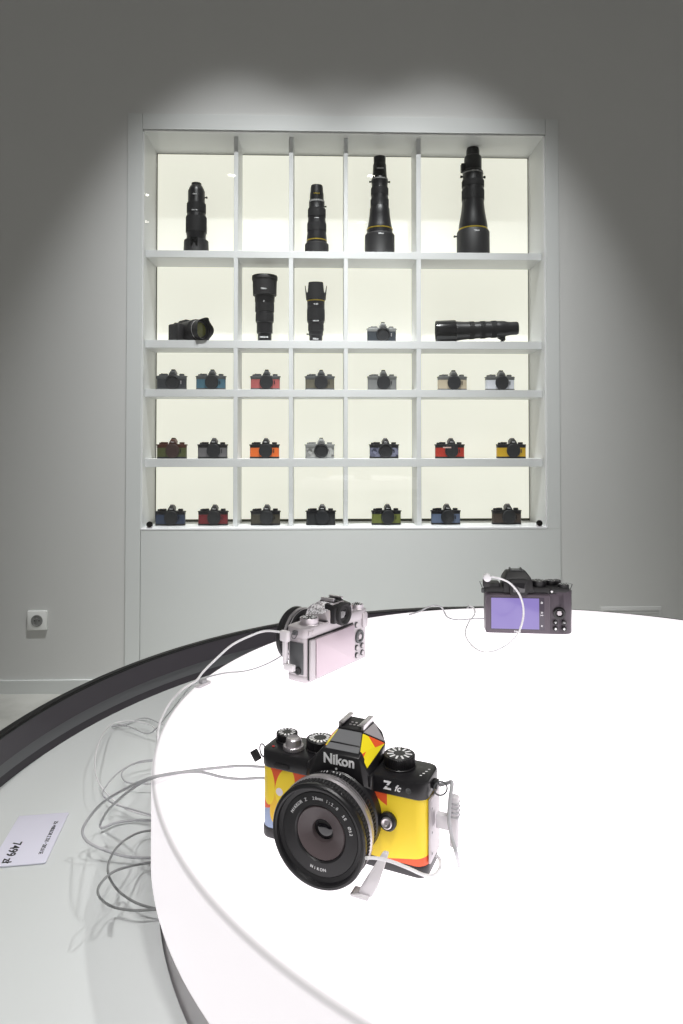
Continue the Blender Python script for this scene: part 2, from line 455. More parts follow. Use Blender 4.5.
# tray: ring whose hole sits a few millimetres off centre
n = 160; HX, HY, HR = .0000, -.0036, .4420
vs = []; fs = []
for k in range(n):
    a = 2 * PI * k / n; c_, s_ = math.cos(a), math.sin(a)
    vs += [(.668 * c_, .668 * s_, z), (HX + HR * c_, HY + HR * s_, z), (HX + HR * c_, HY + HR * s_, z - .018), (.668 * c_, .668 * s_, z - .018)]
for k in range(n):
    a = 4 * k; b_ = 4 * ((k + 1) % n)
    for i in range(4): fs.append([a + i, b_ + i, b_ + (i + 1) % 4, a + (i + 1) % 4])
MB().add((vs, fs)).build('tray', TRAY, tb, 30)
def ann(r0, r1, z0, z1, bev=.002, n=160):
    return lathe([(r0, z0), (r0, z1 - bev), (r0 + bev, z1), (r1 - bev, z1), (r1, z1 - bev), (r1, z0)], n, closed=True)
zl = 1.10 - .326 - FZ
MB().add(ann(.655, .668, z + .0565, zl, .003)).build('edge_trim', EDG, tb, 40)
MB().add(lathe([(.656, z + .026), (.6555, z + .0565), (.667, z + .0565), (.667, z + .026)], 160, True)).build('rim', DPL, tb, 40)
MB().add(lathe([(.6605, z - .0), (.6595, z + .026), (.667, z + .026), (.667, z)], 160, True)).build('tray_reflection_band', DGR, tb, 40)  # lower rim wall, with the tray's reflection painted in as lighter grey
MB().add(lathe([(.6675, .06), (.6675, z + .052), (.655, z - .02), (.64, .06)], 160, True)).build('outer_wall', P('table_wall_plum', (52, 48, 54), .45), tb, 40)
MB().add(lathe([(.60, 0), (.60, .06), (.58, .06), (.58, 0)], 120, True)).build('plinth', BLKM, tb, 40)
MB().add(lathe([(0, z - .06), (.60, z - .06), (.60, z - .04), (0, z - .04)], 80)).build('under_shelf', DARKGAP, tb, 40)

ld = thing('light_disc', 'raised glowing white round light box standing in the table tray', 'light box', (CX_, CY_, .750))
R_ = .0035
prof = [(DR - .006, 0), (DR, .0015)] + [(DR, .03), (DR, .06), (DR, DH - R_)] + [(DR - R_ + R_ * math.cos(a), DH - R_ + R_ * math.sin(a)) for a in (PI / 8, PI / 4, 3 * PI / 8, PI / 2)] + [(DR - .02, DH), (DR - .06, DH), (.2, DH), (0, DH)]
MB().add(lathe(prof, 200)).build('diffuser', mat_opal(), ld, 60)
MB().add(lathe([(.4415, -.052), (.4415, 0), (0, 0), (0, -.052)], 160)).build('base_ring', P('base_ring_steel', (225, 221, 224), .45), ld, 40)
MB().add(lathe([(.3, -.074), (.3, -.052), (0, -.052), (0, -.074)], 60)).build('pedestal', BLKM, ld, 40)
TOP = .824

# price card
t = thing('price_card', 'small white price card with black print lying flat in the pale tray', 'price card', (-.2975, .6645, TRZ), math.radians(-81.7))
CARD = P('card_stock', (222, 221, 236), .5)
MB().add(slab(-.0425, .0425, -.0265, .0225, .0006, .0018, .0012, .0003, 3)).build('card', CARD, t, 30)
m = MB()
m.add(text('Zfc +NIKKOR Z DX • 28/2.8 SE', .0052, .0001, .012, 'RIGHT', sx=.80), 0, T(.0285, .0140, .0019))
m.add(text('7499 zł', .0116, .0001, .018, 'RIGHT', sx=.98), 0, T(.0385, -.0130, .0019))
m.build('printed_text', INK, t, 0)

# ---------------------------------------------------------------- retro camera
def dial(t, name, x, y, z0, r, h, s, top, side, teeth=40, ticks=12, mark=WHT, step=True, ticklen=.34):
    m = MB(s)
    if step: m.add(disc(r * 1.06, z0 - .2, z0 + 1.2, 32, .3), 0, T(x, y, 0))
    m.add(gear(r * .955, r, teeth, z0 + 1.2, z0 + h), 0, T(x, y, 0))
    m.add(disc(r * .86, z0 + h - .3, z0 + h + .35, 32, .3), 1, T(x, y, 0))
    o = m.build(name, [side, top], t)
    if ticks:
        m = MB(s)
        for k in range(ticks):
            a = 2 * PI * k / ticks + .2
            M = T(x, y, z0 + h + .36) @ Matrix.Rotation(a, 4, 'Z')
            m.add(box(r * (.80 - ticklen), r * .80, -r * .065, r * .065, 0, .08), 0, M)
        m.build('engraved_marks', mark, o, 0)
    return o

def prism_pts(x0, k):
    return dict(
        fl0=(x0 - 22 * k, -17, 60), fr0=(x0 + 22 * k, -17, 60), flm=(x0 - 19 * k, -20, 67), frm=(x0 + 19 * k, -20, 67),
        fl1=(x0 - 13 * k, -19.5, 76), fr1=(x0 + 13 * k, -19.5, 76),
        fl2=(x0 - 9 * k, -4, 84.5), fr2=(x0 + 9 * k, -4, 84.5), bl2=(x0 - 10 * k, 17, 84.5), br2=(x0 + 10 * k, 17, 84.5),
        sl=(x0 - 21 * k, 12, 73), sr=(x0 + 21 * k, 12, 73), ml=(x0 - 16 * k, 18, 78), mr=(x0 + 16 * k, 18, 78),
        bl0=(x0 - 18 * k, 17, 60), br0=(x0 + 18 * k, 17, 60))

def lens28(t, x0, zc, s, silver=SIL, f=-53.0, text_on=True, name='lens', body=BLK):
    """compact prime lens pointing along -y"""
    Mx = T(x0, 0, zc) @ RX
    F = -f
    root = MB(s).add(lathe([(28, 15), (28, 25), (30.6, 26), (30.6, F - 20), (32.4, F - 18.5), (32.4, F - 10.5), (32.9, F - 10), (32.9, F - 5), (33.6, F - 3.6), (33.6, F - 1.2), (32.8, F), (31.4, F), (30.4, F - .8), (29.8, F - 3.2), (27.2, F - 4.2), (26.8, F - 3.9), (18.6, F - 4.4), (17.6, F - 5.4), (17, F - 12), (0, F - 12)], 112), 0, Mx).build(name, body, t, 30)
    MB(s).add(gear(32.9, 33.5, 84, F - 10, F - 5.2, .5, 32), 0, Mx).build('focus_ring', RUB, root, 30)
    MB(s).add(lathe([(32.2, F - 15.4), (33.7, F - 15), (33.9, F - 12), (32.6, F - 11)], 96, True), 0, Mx).build('silver_ring', silver, root, 30)
    MB(s).add(lathe([(30.4, F - 18.8), (32.6, F - 18.4), (32.8, F - 17.4), (31.4, F - 17)], 96, True), 0, Mx).build('silver_ring', silver, root, 30)
    MB(s).add(gear(30.4, 31.6, 84, 27, F - 20, .5, 29), 0, Mx).build('rear_grip_ring', BLKM, root, 30)
    MB(s).add(lathe([(17.4, F - 5.6), (16.8, F - 5.0), (16.2, F - 5.4), (8.6, F - 7.6), (7.6, F - 8.4), (7.2, F - 11.9), (17.3, F - 11.9)], 64, True), 0, Mx).build('front_cone', P('anodised_charcoal', (88, 78, 80), .35, bscale=200), root, 30)
    MB(s).add(lathe([(0, F - 11.2), (3, F - 10.4), (6, F - 11.4), (6, F - 12)], 32), 0, Mx).build('front_glass', LENSG, root)
    if text_on:
        def arc(m, txt, rad, a0, step, size, flip=False):
            for i, ch in enumerate(txt):
                if ch == ' ': continue
                a = math.radians(a0 - i * step) if not flip else math.radians(a0 + i * step)
                R2 = Matrix.Rotation(a - PI / 2 if not flip else a + PI / 2, 4, 'Z')
                m.add(text(ch, size, .06, .012), 0, Mx @ T(rad * math.cos(a), rad * math.sin(a), F - 4.05) @ R2)
            m.build('lens_lettering', WHT, root, 0)
        arc(MB(s), 'NIKKOR Z  28mm 1:2.8  SE  Ø52', 22.8, 152, 5.0, 2.9)
        arc(MB(s), 'NIKON', 22.8, 255, 6.0, 2.7, True)
    return root

def retro_camera(name, label, cat, loc, rz, s, mats, x0=5.0, zs=1.0, group=None, hero=False, front='cap', screen=False, shelf=False, screenmat=None):
    lea, top, base, cap = mats['leather'], mats['top'], mats['base'], mats.get('cap', BLKM)
    t = thing(name, label, cat, loc, rz, group)
    def mb():
        m = MB(s); add0 = m.add
        if zs != 1.0:
            S = Matrix.Diagonal((1, 1, zs, 1))
            m.add = lambda vf, mi=0, M=None: add0(vf, mi, S @ M if M is not None else S)
        return m
    n = 4 if shelf else 8
    lt = 46 if shelf else 52
    mb().add(slab(-63.4, 63.4, -15.6, 15.6, 8, lt, 8, 0, n)).build('body', lea, t, 40)
    mb().add(slab(-64, 64, -16, 16, 0, 8.6, 8, 1.8, n)).build('base_plate', base, t, 40)
    tp = mb().add(slab(-64, 64, -16.2, 16.2, lt - .6, 63.5 if not shelf else 60, 8, 1.3, n))
    tp.add(slab(x0 - 25, x0 + 25, -19.5, 16, 55, 63.5 if not shelf else 61.5, 2, 1.0, 3))
    tp = tp.build('top_plate', top, t, 35)
    # finder housing
    xp = x0 + (2.5 if hero else 0)
    k = 1.0; p = prism_pts(x0, k)
    p = prism_pts(xp, .78 if shelf else k); pr = mb().add(hull(list(p.values()), 0 if shelf else .7)).build('viewfinder_housing', mats.get('prism', top), t, 25)
    if shelf:
        mb().add(box(x0 - 8, x0 + 8, -5, 12, 84.4, 87.5)).build('hot_shoe', BLK if top is not BLK else SIL, pr, 0)
    else:
        m = mb().add(slab(xp - 9.8, xp + 9.8, -4, 17, 84, 85.6, .6, .3, 2), 1)
        for sx in (-1, 1):
            m.add(slab(xp + min(sx * 9.8, sx * 8), xp + max(sx * 9.8, sx * 8), -3, 16.5, 85.4, 88.4, .3, .2, 2))
            m.add(slab(xp + min(sx * 9.8, sx * 5.8), xp + max(sx * 9.8, sx * 5.8), -3, 16.5, 87.8, 88.9, .3, .2, 2))
        for q in range(5): m.add(disc(.9, 85.4, 85.9, 10), 0, T(xp - 3.2 + 3.2 * (q % 3), 3 + 4 * (q // 3), 0))
        m.build('hot_shoe', [SIL, BLKM], pr)
    # mount boss
    M = T(x0, 0, 33) @ RX
    if front == 'cap':
        mb().add(lathe([(0, 15), (29.5, 15), (29.5, 21), (29, 22), (29, 25), (27.6, 26.5), (0, 26.5)], 32), 0, T(x0, 0, 33) @ RX).build('body_cap', cap, t, 35)
        mb().add(slab(x0 + 33, x0 + 37, -19, -15, 24, 40, 1.5, .5, 2)).build('release_button', BLK, t)
    if front == 'bare':
        mb().add(lathe([(24, 15), (31, 15), (31, 19), (29, 21), (26, 21), (24, 17), (0, 16.5)], 32), 0, M).build('lens_mount', cap, t, 35)
    # dials
    tm, sm = mats['dialtop'], mats['dial']
    tk = 0 if shelf else 12; te = 24 if shelf else 44
    dial(t, 'shutter_speed_dial', -24 if hero else -27.5, 4, 63.5, 10.2, 7.5 if hero else 10, s * 1, tm, sm, te, 0 if shelf else 16, mats['mark'], not shelf) if zs == 1 else None
    dial(t, 'exposure_dial', -53, 6, 63.5, 8.2, 6, s, tm, sm, te, 0 if shelf else 12, mats['mark'], not shelf) if zs == 1 else None
    dial(t, 'iso_dial', 38.5 if hero else 43, 3, 63.5, 11, 8, s, tm, sm, te, 0 if shelf else 11, mats['mark'], not shelf, .42) if zs == 1 else None
    if zs != 1:
        for nm, x, y, r, h in (('shutter_speed_dial', -27.5, 2, 10, 7.5), ('exposure_dial', -50, 6, 7.5, 5.5), ('iso_dial', 43, 3, 11, 7)):
            mb().add(disc(r, 59.5, 62.0 + h, 20, .8), 0, T(x, y, 0)).build(nm, sm, t)
    mb().add(lathe([(7, 59.6 if shelf else 63.4), (7, 66), (6, 66.5), (5.5, 71 if not shelf else 69), (4.6, 72 if not shelf else 70), (3, 71.4 if not shelf else 69.5), (0, 71 if not shelf else 69.2)], 24), 0, T(-41.5, -5, 0)).build('shutter_button', mats.get('button', sm), t)
    # strap lugs
    for sx in (-1, 1):
        m = mb().add(slab(*sorted((sx * 63, sx * 67.5)), -3, 3, 55, 60, 1, .6, 2))
        m.build('strap_lug', mats.get('lug', top), t)
    if shelf:
        mb().add(text('Nikon', 6.0, .2, .02), 0, T(x0, -19.8, 70) @ RX).build('brand_lettering', mats['mark'], pr, 0)
    return t, tp, pr, mb

# ---- the patterned camera in front
ORA, YL, LAV = (236, 92, 48), (255, 222, 50), (160, 176, 212)
LEAP = mat_pattern('printed_leatherette', YL, [
    ('h', (1, 0, -14), ORA),
    ('h', (1, 0, -14), (0, 1, 24), (-.35, 1, 42), LAV),
    ('e', -45.5, 30, 8, 19, -20, (246, 196, 50)),
    ('e', -43.0, 40, 7.5, 14, -16, YL),
    ('e', -57.4, 39, 6.0, 14.5, 4, YL),
    ('e', -47.5, 35.5, 2.9, 2.9, 0, (236, 226, 234)),
    ('h', (-1, 0, -26), (1, 0, 36), (-.55, -1, -63.5), (.5, -1, -25.5), ORA),
    ('h', (-1, 0, -34), (-.2, 1, 1.5), ORA),
])
hm = dict(leather=LEAP, top=BLK, base=P('base_plate_black', (40, 38, 42), .4), dialtop=BLK, dial=BLK, mark=WHT, button=SIL, lug=BLK)
HS = .95e-3; HRZ = math.radians(-24.2)
hero, tp, pr, mb = retro_camera('mirrorless_camera', 'black retro camera covered in yellow and orange shapes, at the front of the glowing disc', 'camera', (.0042, .4706, TOP), HRZ, HS, hm, x0=1.5, hero=True, front=None)
X0 = 1.5
p = prism_pts(X0 + 2.5, 1.0)
def V(k): return Vector(p[k])
def lerp(a, b, t_): return a + (b - a) * t_
# flat grey panels over the black front slope, coloured skins on the flanks
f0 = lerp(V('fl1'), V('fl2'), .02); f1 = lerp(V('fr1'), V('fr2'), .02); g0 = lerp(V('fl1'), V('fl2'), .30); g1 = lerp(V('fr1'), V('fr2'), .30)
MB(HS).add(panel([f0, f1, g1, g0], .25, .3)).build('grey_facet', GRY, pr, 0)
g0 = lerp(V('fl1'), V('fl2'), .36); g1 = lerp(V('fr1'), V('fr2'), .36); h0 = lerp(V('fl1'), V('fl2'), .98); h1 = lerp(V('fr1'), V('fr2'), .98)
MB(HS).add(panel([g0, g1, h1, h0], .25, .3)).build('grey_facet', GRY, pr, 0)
YSK = P('yellow_skin', (254, 232, 30), .4); OSK = P('orange_skin', (240, 92, 44), .4)
def skin(polys, mat, lift=.4):
    m = MB(HS)
    for q in polys: m.add(panel(q, lift, 0.0))
    return m.build('coloured_facet', mat, pr, 0)
for sd in 'rl':
    A1, A2, A3, Sx, B2 = V('f%s1' % sd), V('f%sm' % sd), V('f%s2' % sd), V('s%s' % sd), V('b%s2' % sd)
    cen = (A1 + A2 + A3 + Sx) / 4
    a1, a2, a3, sx_ = (lerp(v, cen, .09) for v in (A1, A2, A3, Sx))
    tri = [[a1, a2, sx_], [a1, sx_, a3]] if sd == 'r' else [[a1, sx_, a2], [a1, a3, sx_]]
    skin(tri, YSK)
    o1 = [lerp(a3, sx_, .30), lerp(a1, sx_, .62), lerp(sx_, a2, .02)]; o1 = [lerp(a3, sx_, .25), lerp(a1, sx_, .60), sx_]
    if sd == 'l': o1 = o1[::-1]
    skin([o1], OSK, .6)
    o2 = [lerp(a1, a2, .05), lerp(a1, a2, .35), lerp(a1, sx_, .22)]
    if sd == 'l': o2 = o2[::-1]
    skin([o2], OSK, .6)
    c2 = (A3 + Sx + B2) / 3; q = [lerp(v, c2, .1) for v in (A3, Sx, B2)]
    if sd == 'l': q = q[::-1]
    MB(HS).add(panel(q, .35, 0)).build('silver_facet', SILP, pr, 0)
# front plate below the finder, brand lettering
m = MB(HS).add(hull([(X0 - 27, -16, 60), (X0 + 25, -16, 60), (X0 - 21, -22.5, 58), (X0 + 20, -22.5, 58), (X0 - 12.5, -23.2, 75), (X0 + 17, -23.2, 75), (X0 - 11.5, -17, 77.2), (X0 + 16.5, -17, 77.2), (X0 - 26, -14, 40), (X0 + 26, -14, 40), (X0 - 24, -21, 40), (X0 + 22, -21, 40)], .5))
m.build('front_plate', BLK, hero, 30)
m = MB(HS).add(text('Nikon', 9.4, .2, .028, sx=1.0), 0, T(X0 + 2.0, -23.3, 71.0) @ RX)
m.build('brand_lettering', WHT, hero, 0)
m = MB(HS).add(disc(.8, 0, .3, 12), 0, T(X0, -22.95, 65.0) @ RX)
m.build('index_dot', WHT, hero, 0)
m = MB(HS)
m.add(text('Z', 7.6, .15, .045, shear=.0), 0, T(36.5, -16.25, 57.6) @ RX)
m.add(text('fc', 6.0, .15, .02, shear=.35), 0, T(43.6, -16.25, 57.0) @ RX)
m.build('model_lettering', WHT, tp, 0)
MB(HS).add(box(33.5, 39.7, -16.48, -16.2, 57.2, 57.9), 0, None).build('lettering_inline', BLK, tp, 0)
MB(HS).add(lathe([(2.0, 0), (1.9, .4), (1.4, .2), (0, .2)], 16), 0, T(51.5, -16.1, 57) @ RX).build('assist_lamp', GUN, tp)
# mount boss
M = T(X0, 0, 33.8) @ RX
MB(HS).add(lathe([(0, 14), (31, 14), (30.5, 22), (29, 24), (28, 24), (0, 24)], 64), 0, M).build('lens_mount', BLK, hero, 30)
MB(HS).add(gear(28.4, 29.2, 70, 23, 26, .5), 0, M).build('mount_collar', BLKM, hero, 30)
lens = lens28(hero, X0, 33.8, HS, SIL, -53.0)
m = MB(HS)
mt_ = 'f/2.8'
for i, ch in enumerate('28mm f/2.8'):
    if ch == ' ': continue
    a = math.radians(80 + i * 3.7)
    m.add(text(ch, 2.5, .3, .02), 0, M @ Matrix.Rotation(a - PI / 2, 4, 'Z') @ T(0, 31.0, 28.0) @ Matrix.Rotation(-PI / 2, 4, 'X') @ Matrix.Rotation(PI, 4, 'Z'))
m.build('barrel_lettering', WHT, lens, 0)
# lens release button and grip window
m = MB(HS).add(lathe([(6.2, 0), (6.2, 2.2), (5.2, 3.0), (3.6, 3.0)], 28), 0, T(X0 + 35.5, -15.6, 34) @ RX)
m.build('release_surround', BLK, hero)
MB(HS).add(lathe([(3.9, 2.6), (3.9, 4.2), (3.2, 4.6), (2.2, 4.2), (1.6, 3.6), (0, 3.6)], 28), 0, T(X0 + 35.5, -15.6, 34) @ RX).build('release_button', SIL, hero)
MB(HS).add(slab(-6.5, 6.5, -1.6, 1.6, 0, .9, 1.5, .3, 4), 0, T(-45.5, -16.0, 54.5) @ RX).build('sub_dial', BLKM, tp)
m = MB(HS)
for k, a in enumerate((0, 1, 2, 3)): m.add(box(0, 1.6, 0, .9, 0, .1), 0, T(56.2 + .9 * k, -6 + 3.6 * k, 63.5) @ Matrix.Rotation(.5, 4, 'Z'))
m.build('mode_marks', WHT, tp, 0)
MB(HS).add(disc(1.0, 63.4, 63.9, 14), 0, T(-57, -8, 0)).build('record_button', RED, tp)
# chrome ring on the release button column and right flank hardware
MB(HS).add(gear(7.2, 7.8, 30, 63.6, 66.5), 0, T(-41.5, -5, 0)).build('power_lever', SIL, tp)
pf = MB(HS).add(slab(63.6, 65.2, -11, 11, 9, 51, .7, .3, 2)).build('port_cover', SILP, hero)
m = MB(HS)
for zz in (14, 28, 44): m.add(disc(.8, 0, .25, 10), 0, T(65.1, -7, zz) @ Matrix.Rotation(PI / 2, 4, 'Y'))
m.build('cover_screw', GUN, pf, 0)
for sx in (-1, 1):
    m = MB(HS).add(ring_torus(4.6, .55, 24, 8), 0, T(sx * 69.5, -2, 56) @ Matrix.Rotation(.5 * sx, 4, 'Z') @ Matrix.Rotation(PI / 2, 4, 'X'))
    m.build('lug_ring', GUN, hero)
m = MB(HS).add(slab(-3.2, 3.2, -1.4, 1.4, 0, 8, 1, .5, 3), 0, T(-71, -6, 50) @ Matrix.Rotation(-.6, 4, 'Y'))
m.build('lug_tab', BLKM, hero)

def rear_details(t, pr, tp, s, x0, frame, screenm, glass, btn, emissive=False):
    """back of a camera: screen on its hinge, eyepiece, buttons. +y side; viewer's right is -x"""
    sc_ = MB(s).add(slab(-28, 52, -22.5, 22.5, 0, 3.0, 1.6, .6, 4), 0, T(0, 16, 28.5) @ Matrix.Rotation(PI, 4, 'Y') @ Matrix.Rotation(-PI / 2, 4, 'X') if False else T(0, 15.4, 28.8) @ BACK @ T(-24 + 0, 0, 0) @ T(0, 0, .6)).build('screen_panel', screenm, t)
    return sc_

# ---- silver camera seen from behind
SM = dict(leather=SILP, top=SILP, base=SILP, dialtop=BLKM, dial=SIL, mark=WHT, button=SIL, lug=GUN, prism=SILP)
SS = .985e-3
sv, stp, spr, smb = retro_camera('mirrorless_camera', 'silver retro camera seen from behind, closed screen facing out, on the glowing disc', 'camera', (-.0155, .8385, TOP), math.radians(-126), SS, SM, x0=3.0, front=None)
SX0 = 3.0
PINK = P('screen_back_metal', (190, 176, 184), .38, .55)
def rear(x0_, x1_, z0_, z1_, y0_, y1_, r=1.5, bev=.5):
    """block on the back given in viewer coordinates (right positive = -x)"""
    return slab(x0_, x1_, z0_, z1_, y0_, y1_, r, bev, 4)
sp = MB(SS).add(rear(-50, 28, 5, 50, 16, 20, 1.6, .6), 0, BACK).build('screen_panel', PINK, sv)
MB(SS).add(rear(-60, -51.2, 4, 50, 15, 19.6, 1.2, .6), 0, BACK).build('screen_hinge', SILP, sv)
MB(SS).add(rear(-61, 29.5, 3.4, 52, 15.2, 16.6, 1.6, .4), 0, BACK).build('screen_bezel', BLKM, sv)
# multi selector and keys
m = MB(SS).add(lathe([(8.6, 15), (8.6, 17.4), (7.8, 18), (6, 18), (5.4, 17.4), (5.2, 16.6)], 36), 0, BACK @ T(43.5, 31, 0))
m.build('selector_ring', GUN, sv)
MB(SS).add(disc(3.4, 15.5, 18, 24, .5), 0, BACK @ T(43.5, 31, 0)).build('ok_button', SILP, sv)
for bx, bz in ((37, 47), (37.5, 18), (50, 18), (37.5, 8.5), (50, 9)):
    m = MB(SS).add(lathe([(3.6, 15.6), (3.6, 16.6), (2.9, 17)], 24), 0, BACK @ T(bx, bz, 0)).add(disc(2.6, 15.6, 17.8, 20, .4), 1, BACK @ T(bx, bz, 0))
    m.build('rear_button', [GUN, SILP], sv)
MB(SS).add(rear(50, 61, 40, 60, 15, 17.5, 4, 1.0), 0, BACK).build('thumb_rest', SILP, sv)
# round eyepiece
m = MB(SS).add(hull([(SX0 + a, b, c) for a in (-17, 17) for b, c in ((8, 60), (24, 61), (24, 81), (8, 84))], 1.5))
m.build('eyepiece_block', BLK, spr, 30)
MB(SS).add(lathe([(13.6, 20), (14, 25), (13.4, 27.5), (11.6, 28), (10.2, 26.5), (9.6, 24.5), (0, 24.4)], 40), 0, BACK @ T(-SX0, 70.5, 0)).build('eyecup', RUB, spr, 30)
MB(SS).add(slab(-6, 6, -4.6, 4.6, 24.4, 24.8, 1.2, .1, 3), 0, BACK @ T(-SX0, 70.5, 0)).build('eyepiece_glass', LENSG, spr)
# marbled skins on the finder slopes
def marble():
    m, nt, b = nodes_of('marbled_skin')
    tc = nt.nodes.new('ShaderNodeTexCoord'); nz = nt.nodes.new('ShaderNodeTexNoise'); nz.inputs['Scale'].default_value = 420; nz.inputs['Detail'].default_value = 3
    nt.links.new(tc.outputs['Object'], nz.inputs['Vector'])
    cr = nt.nodes.new('ShaderNodeValToRGB'); cr.color_ramp.elements[0].position = .40; cr.color_ramp.elements[1].position = .56
    cr.color_ramp.elements[0].color = lin((140, 138, 142)); cr.color_ramp.elements[1].color = lin((236, 234, 238))
    nt.links.new(nz.outputs['Fac'], cr.inputs[0]); nt.links.new(cr.outputs[0], b.inputs['Base Color']); b.inputs['Roughness'].default_value = .4
    return m
MRB = marble()
p = prism_pts(SX0, 1.0)
for poly in ([V('fr1'), V('frm'), V('sr')], [V('fr1'), V('sr'), V('fr2')], [V('fr2'), V('sr'), V('br2')], [V('fl1'), V('fr1'), V('fr2'), V('fl2')]):
    MB(SS).add(panel(poly, .35, .8)).build('marbled_facet', MRB, spr, 0)
M = T(SX0, 0, 34.5) @ RX
MB(SS).add(lathe([(0, 14), (33, 14), (32.5, 22), (31, 24), (30, 24), (0, 24)], 64), 0, M).build('lens_mount', SILP, sv, 30)
sl = lens28(sv, SX0, 34.5, SS, SIL, -56.0, text_on=False)
# left flank: ports behind a flap
fl = MB(SS).add(slab(63.4, 64.6, -9, 11, 10, 46, .6, .3, 2)).build('port_door', GUN, sv)
MB(SS).add(lathe([(4.6, 0), (4.6, 1.6), (3.6, 2.0), (2.6, 2.0), (2.2, 1.2), (0, 1.2)], 24), 0, T(64.4, 4, 14) @ Matrix.Rotation(PI / 2, 4, 'Y')).build('cable_port', BLKM, fl)
m = MB(SS).add(ring_torus(4.2, .55, 24, 8), 0, T(69.5, 2, 56) @ Matrix.Rotation(PI / 2, 4, 'X'))
m.build('lug_ring', GUN, sv)
m = MB(SS)
for k, x in enumerate((52, 58)): m.add(slab(x - 2.2, x + 2.2, 14.8, 17, 55, 60.5, 1, .4, 3))
m.build('play_button', SILP, stp)

# ---------------------------------------------------------------- black camera on the right, from behind
BS = 1.0e-3
bc = thing('mirrorless_camera', 'black camera seen from behind with a lit lilac screen, far right on the disc', 'camera', (.2700, .9985, TOP), math.radians(175.1))
BKB = P('charcoal_body', (74, 66, 74), .42, bump=.1, bscale=900)
def vb(*a, **k): return slab(a[0], a[1], a[2], a[3], a[4], a[5], a[6] if len(a) > 6 else 2, a[7] if len(a) > 7 else .8, 5)
RB = Matrix.Rotation(PI, 4, 'Z')        # viewer coordinates -> local: x right in the rear view, y towards the viewer negative
def Q(x0_, x1_, y0_, y1_, z0_, z1_, r=2, bev=.8): return (slab(x0_, x1_, y0_, y1_, z0_, z1_, r, bev, 5), RB)
def addq(m, q, mi=0): m.add(q[0], mi, q[1])
m = MB(BS); addq(m, Q(-60, 57, -15, 17, 0, 58, 7, 1.5))
m.add(slab(34, 63, -15, 40, 0, 62, 9, 3, 6), 0, RB)
m.build('body', BKB, bc, 40)
m = MB(BS); addq(m, Q(-60, 60, -14.5, 18, 57.5, 66, 7, 2)); addq(m, Q(-60, -38, -12, 16, 60, 70.5, 4, 2))
btop = m.build('top_plate', BLKM, bc, 40)
m = MB(BS).add(hull([(-36, -16, 58), (8, -16, 58), (-35, 24, 60), (7, 24, 60), (-34, -15, 78), (6, -15, 78), (-27, -4, 87.5), (-1, -4, 87.5), (-28, 16, 87), (0, 16, 87), (-33, 24, 76), (5, 24, 76)], 1.6), 0, RB)
bev_ = m.build('viewfinder_housing', BLKM, bc, 35)
m = MB(BS).add(slab(-27, -1, 56, 79, 14, 22, 5, 1.6, 6), 0, RB @ T(0, 0, 0) @ RX)
m.build('eyecup', RUB, bev_, 35)
MB(BS).add(slab(-22.5, -5.5, 60.5, 73.5, 21.5, 22.6, 2, .3, 4), 0, RB @ RX).build('eyepiece_glass', LENSG, bev_)
m = MB(BS).add(slab(-23, -5, -2, 14, 87, 88.6, .5, .3, 2), 0, RB)
for sx in (-23, -7): m.add(slab(sx, sx + 2, -2, 14, 88, 90.5, .3, .2, 2), 0, RB)
m.build('hot_shoe', GUN, bev_)
# rear screen
bz = MB(BS).add(slab(-61, 30, 1.5, 56.5, 14, 19.5, 2.5, 1, 5), 0, RB @ RX).build('screen_bezel', P('screen_bezel_plastic', (84, 75, 84), .4), bc, 35)
MB(BS).add(slab(-54, 22, 7, 53, 19.3, 19.8, .8, .1, 3), 0, RB @ RX).build('screen_glass', P('screen_border_glass', (74, 68, 78), .12), bz)
def lilac():
    m, nt, b = nodes_of('lilac_screen')
    tc = nt.nodes.new('ShaderNodeTexCoord'); nz = nt.nodes.new('ShaderNodeTexNoise'); nz.inputs['Scale'].default_value = 30
    nt.links.new(tc.outputs['Object'], nz.inputs['Vector'])
    mx = nt.nodes.new('ShaderNodeMix'); mx.data_type = 'RGBA'; mx.inputs[6].default_value = lin((146, 128, 204)); mx.inputs[7].default_value = lin((158, 142, 212))
    nt.links.new(nz.outputs['Fac'], mx.inputs[0]); nt.links.new(mx.outputs[2], b.inputs['Emission Color'])
    b.inputs['Base Color'].default_value = (.02, .02, .03, 1); b.inputs['Emission Strength'].default_value = .85; b.inputs['Roughness'].default_value = .15
    return m
MB(BS).add(slab(-53, 14.5, 8, 52, 19.7, 20.0, .5, .05, 3), 0, RB @ RX).build('lit_screen', lilac(), bz)
m = MB(BS)
for zz, r in ((46, 1.4), (32, 1.2), (13, 1.2)):
    m.add(lathe([(r, 19.8), (r, 20.0), (r * .55, 20.0), (r * .55, 19.8)], 14, True), 0, RB @ T(18.3, 0, zz) @ RX)
m.build('screen_symbol', WHT, bz, 0)
MB(BS).add(text('DISP', 2.0, .1, .02), 0, RB @ T(18.3, -19.9, 28) @ RX).build('screen_lettering', WHT, bz, 0)
MB(BS).add(text('Nikon', 3.8, .1, .03), 0, RB @ T(-16, -19.6, 4.1) @ RX).build('brand_lettering', WHT, bz, 0)
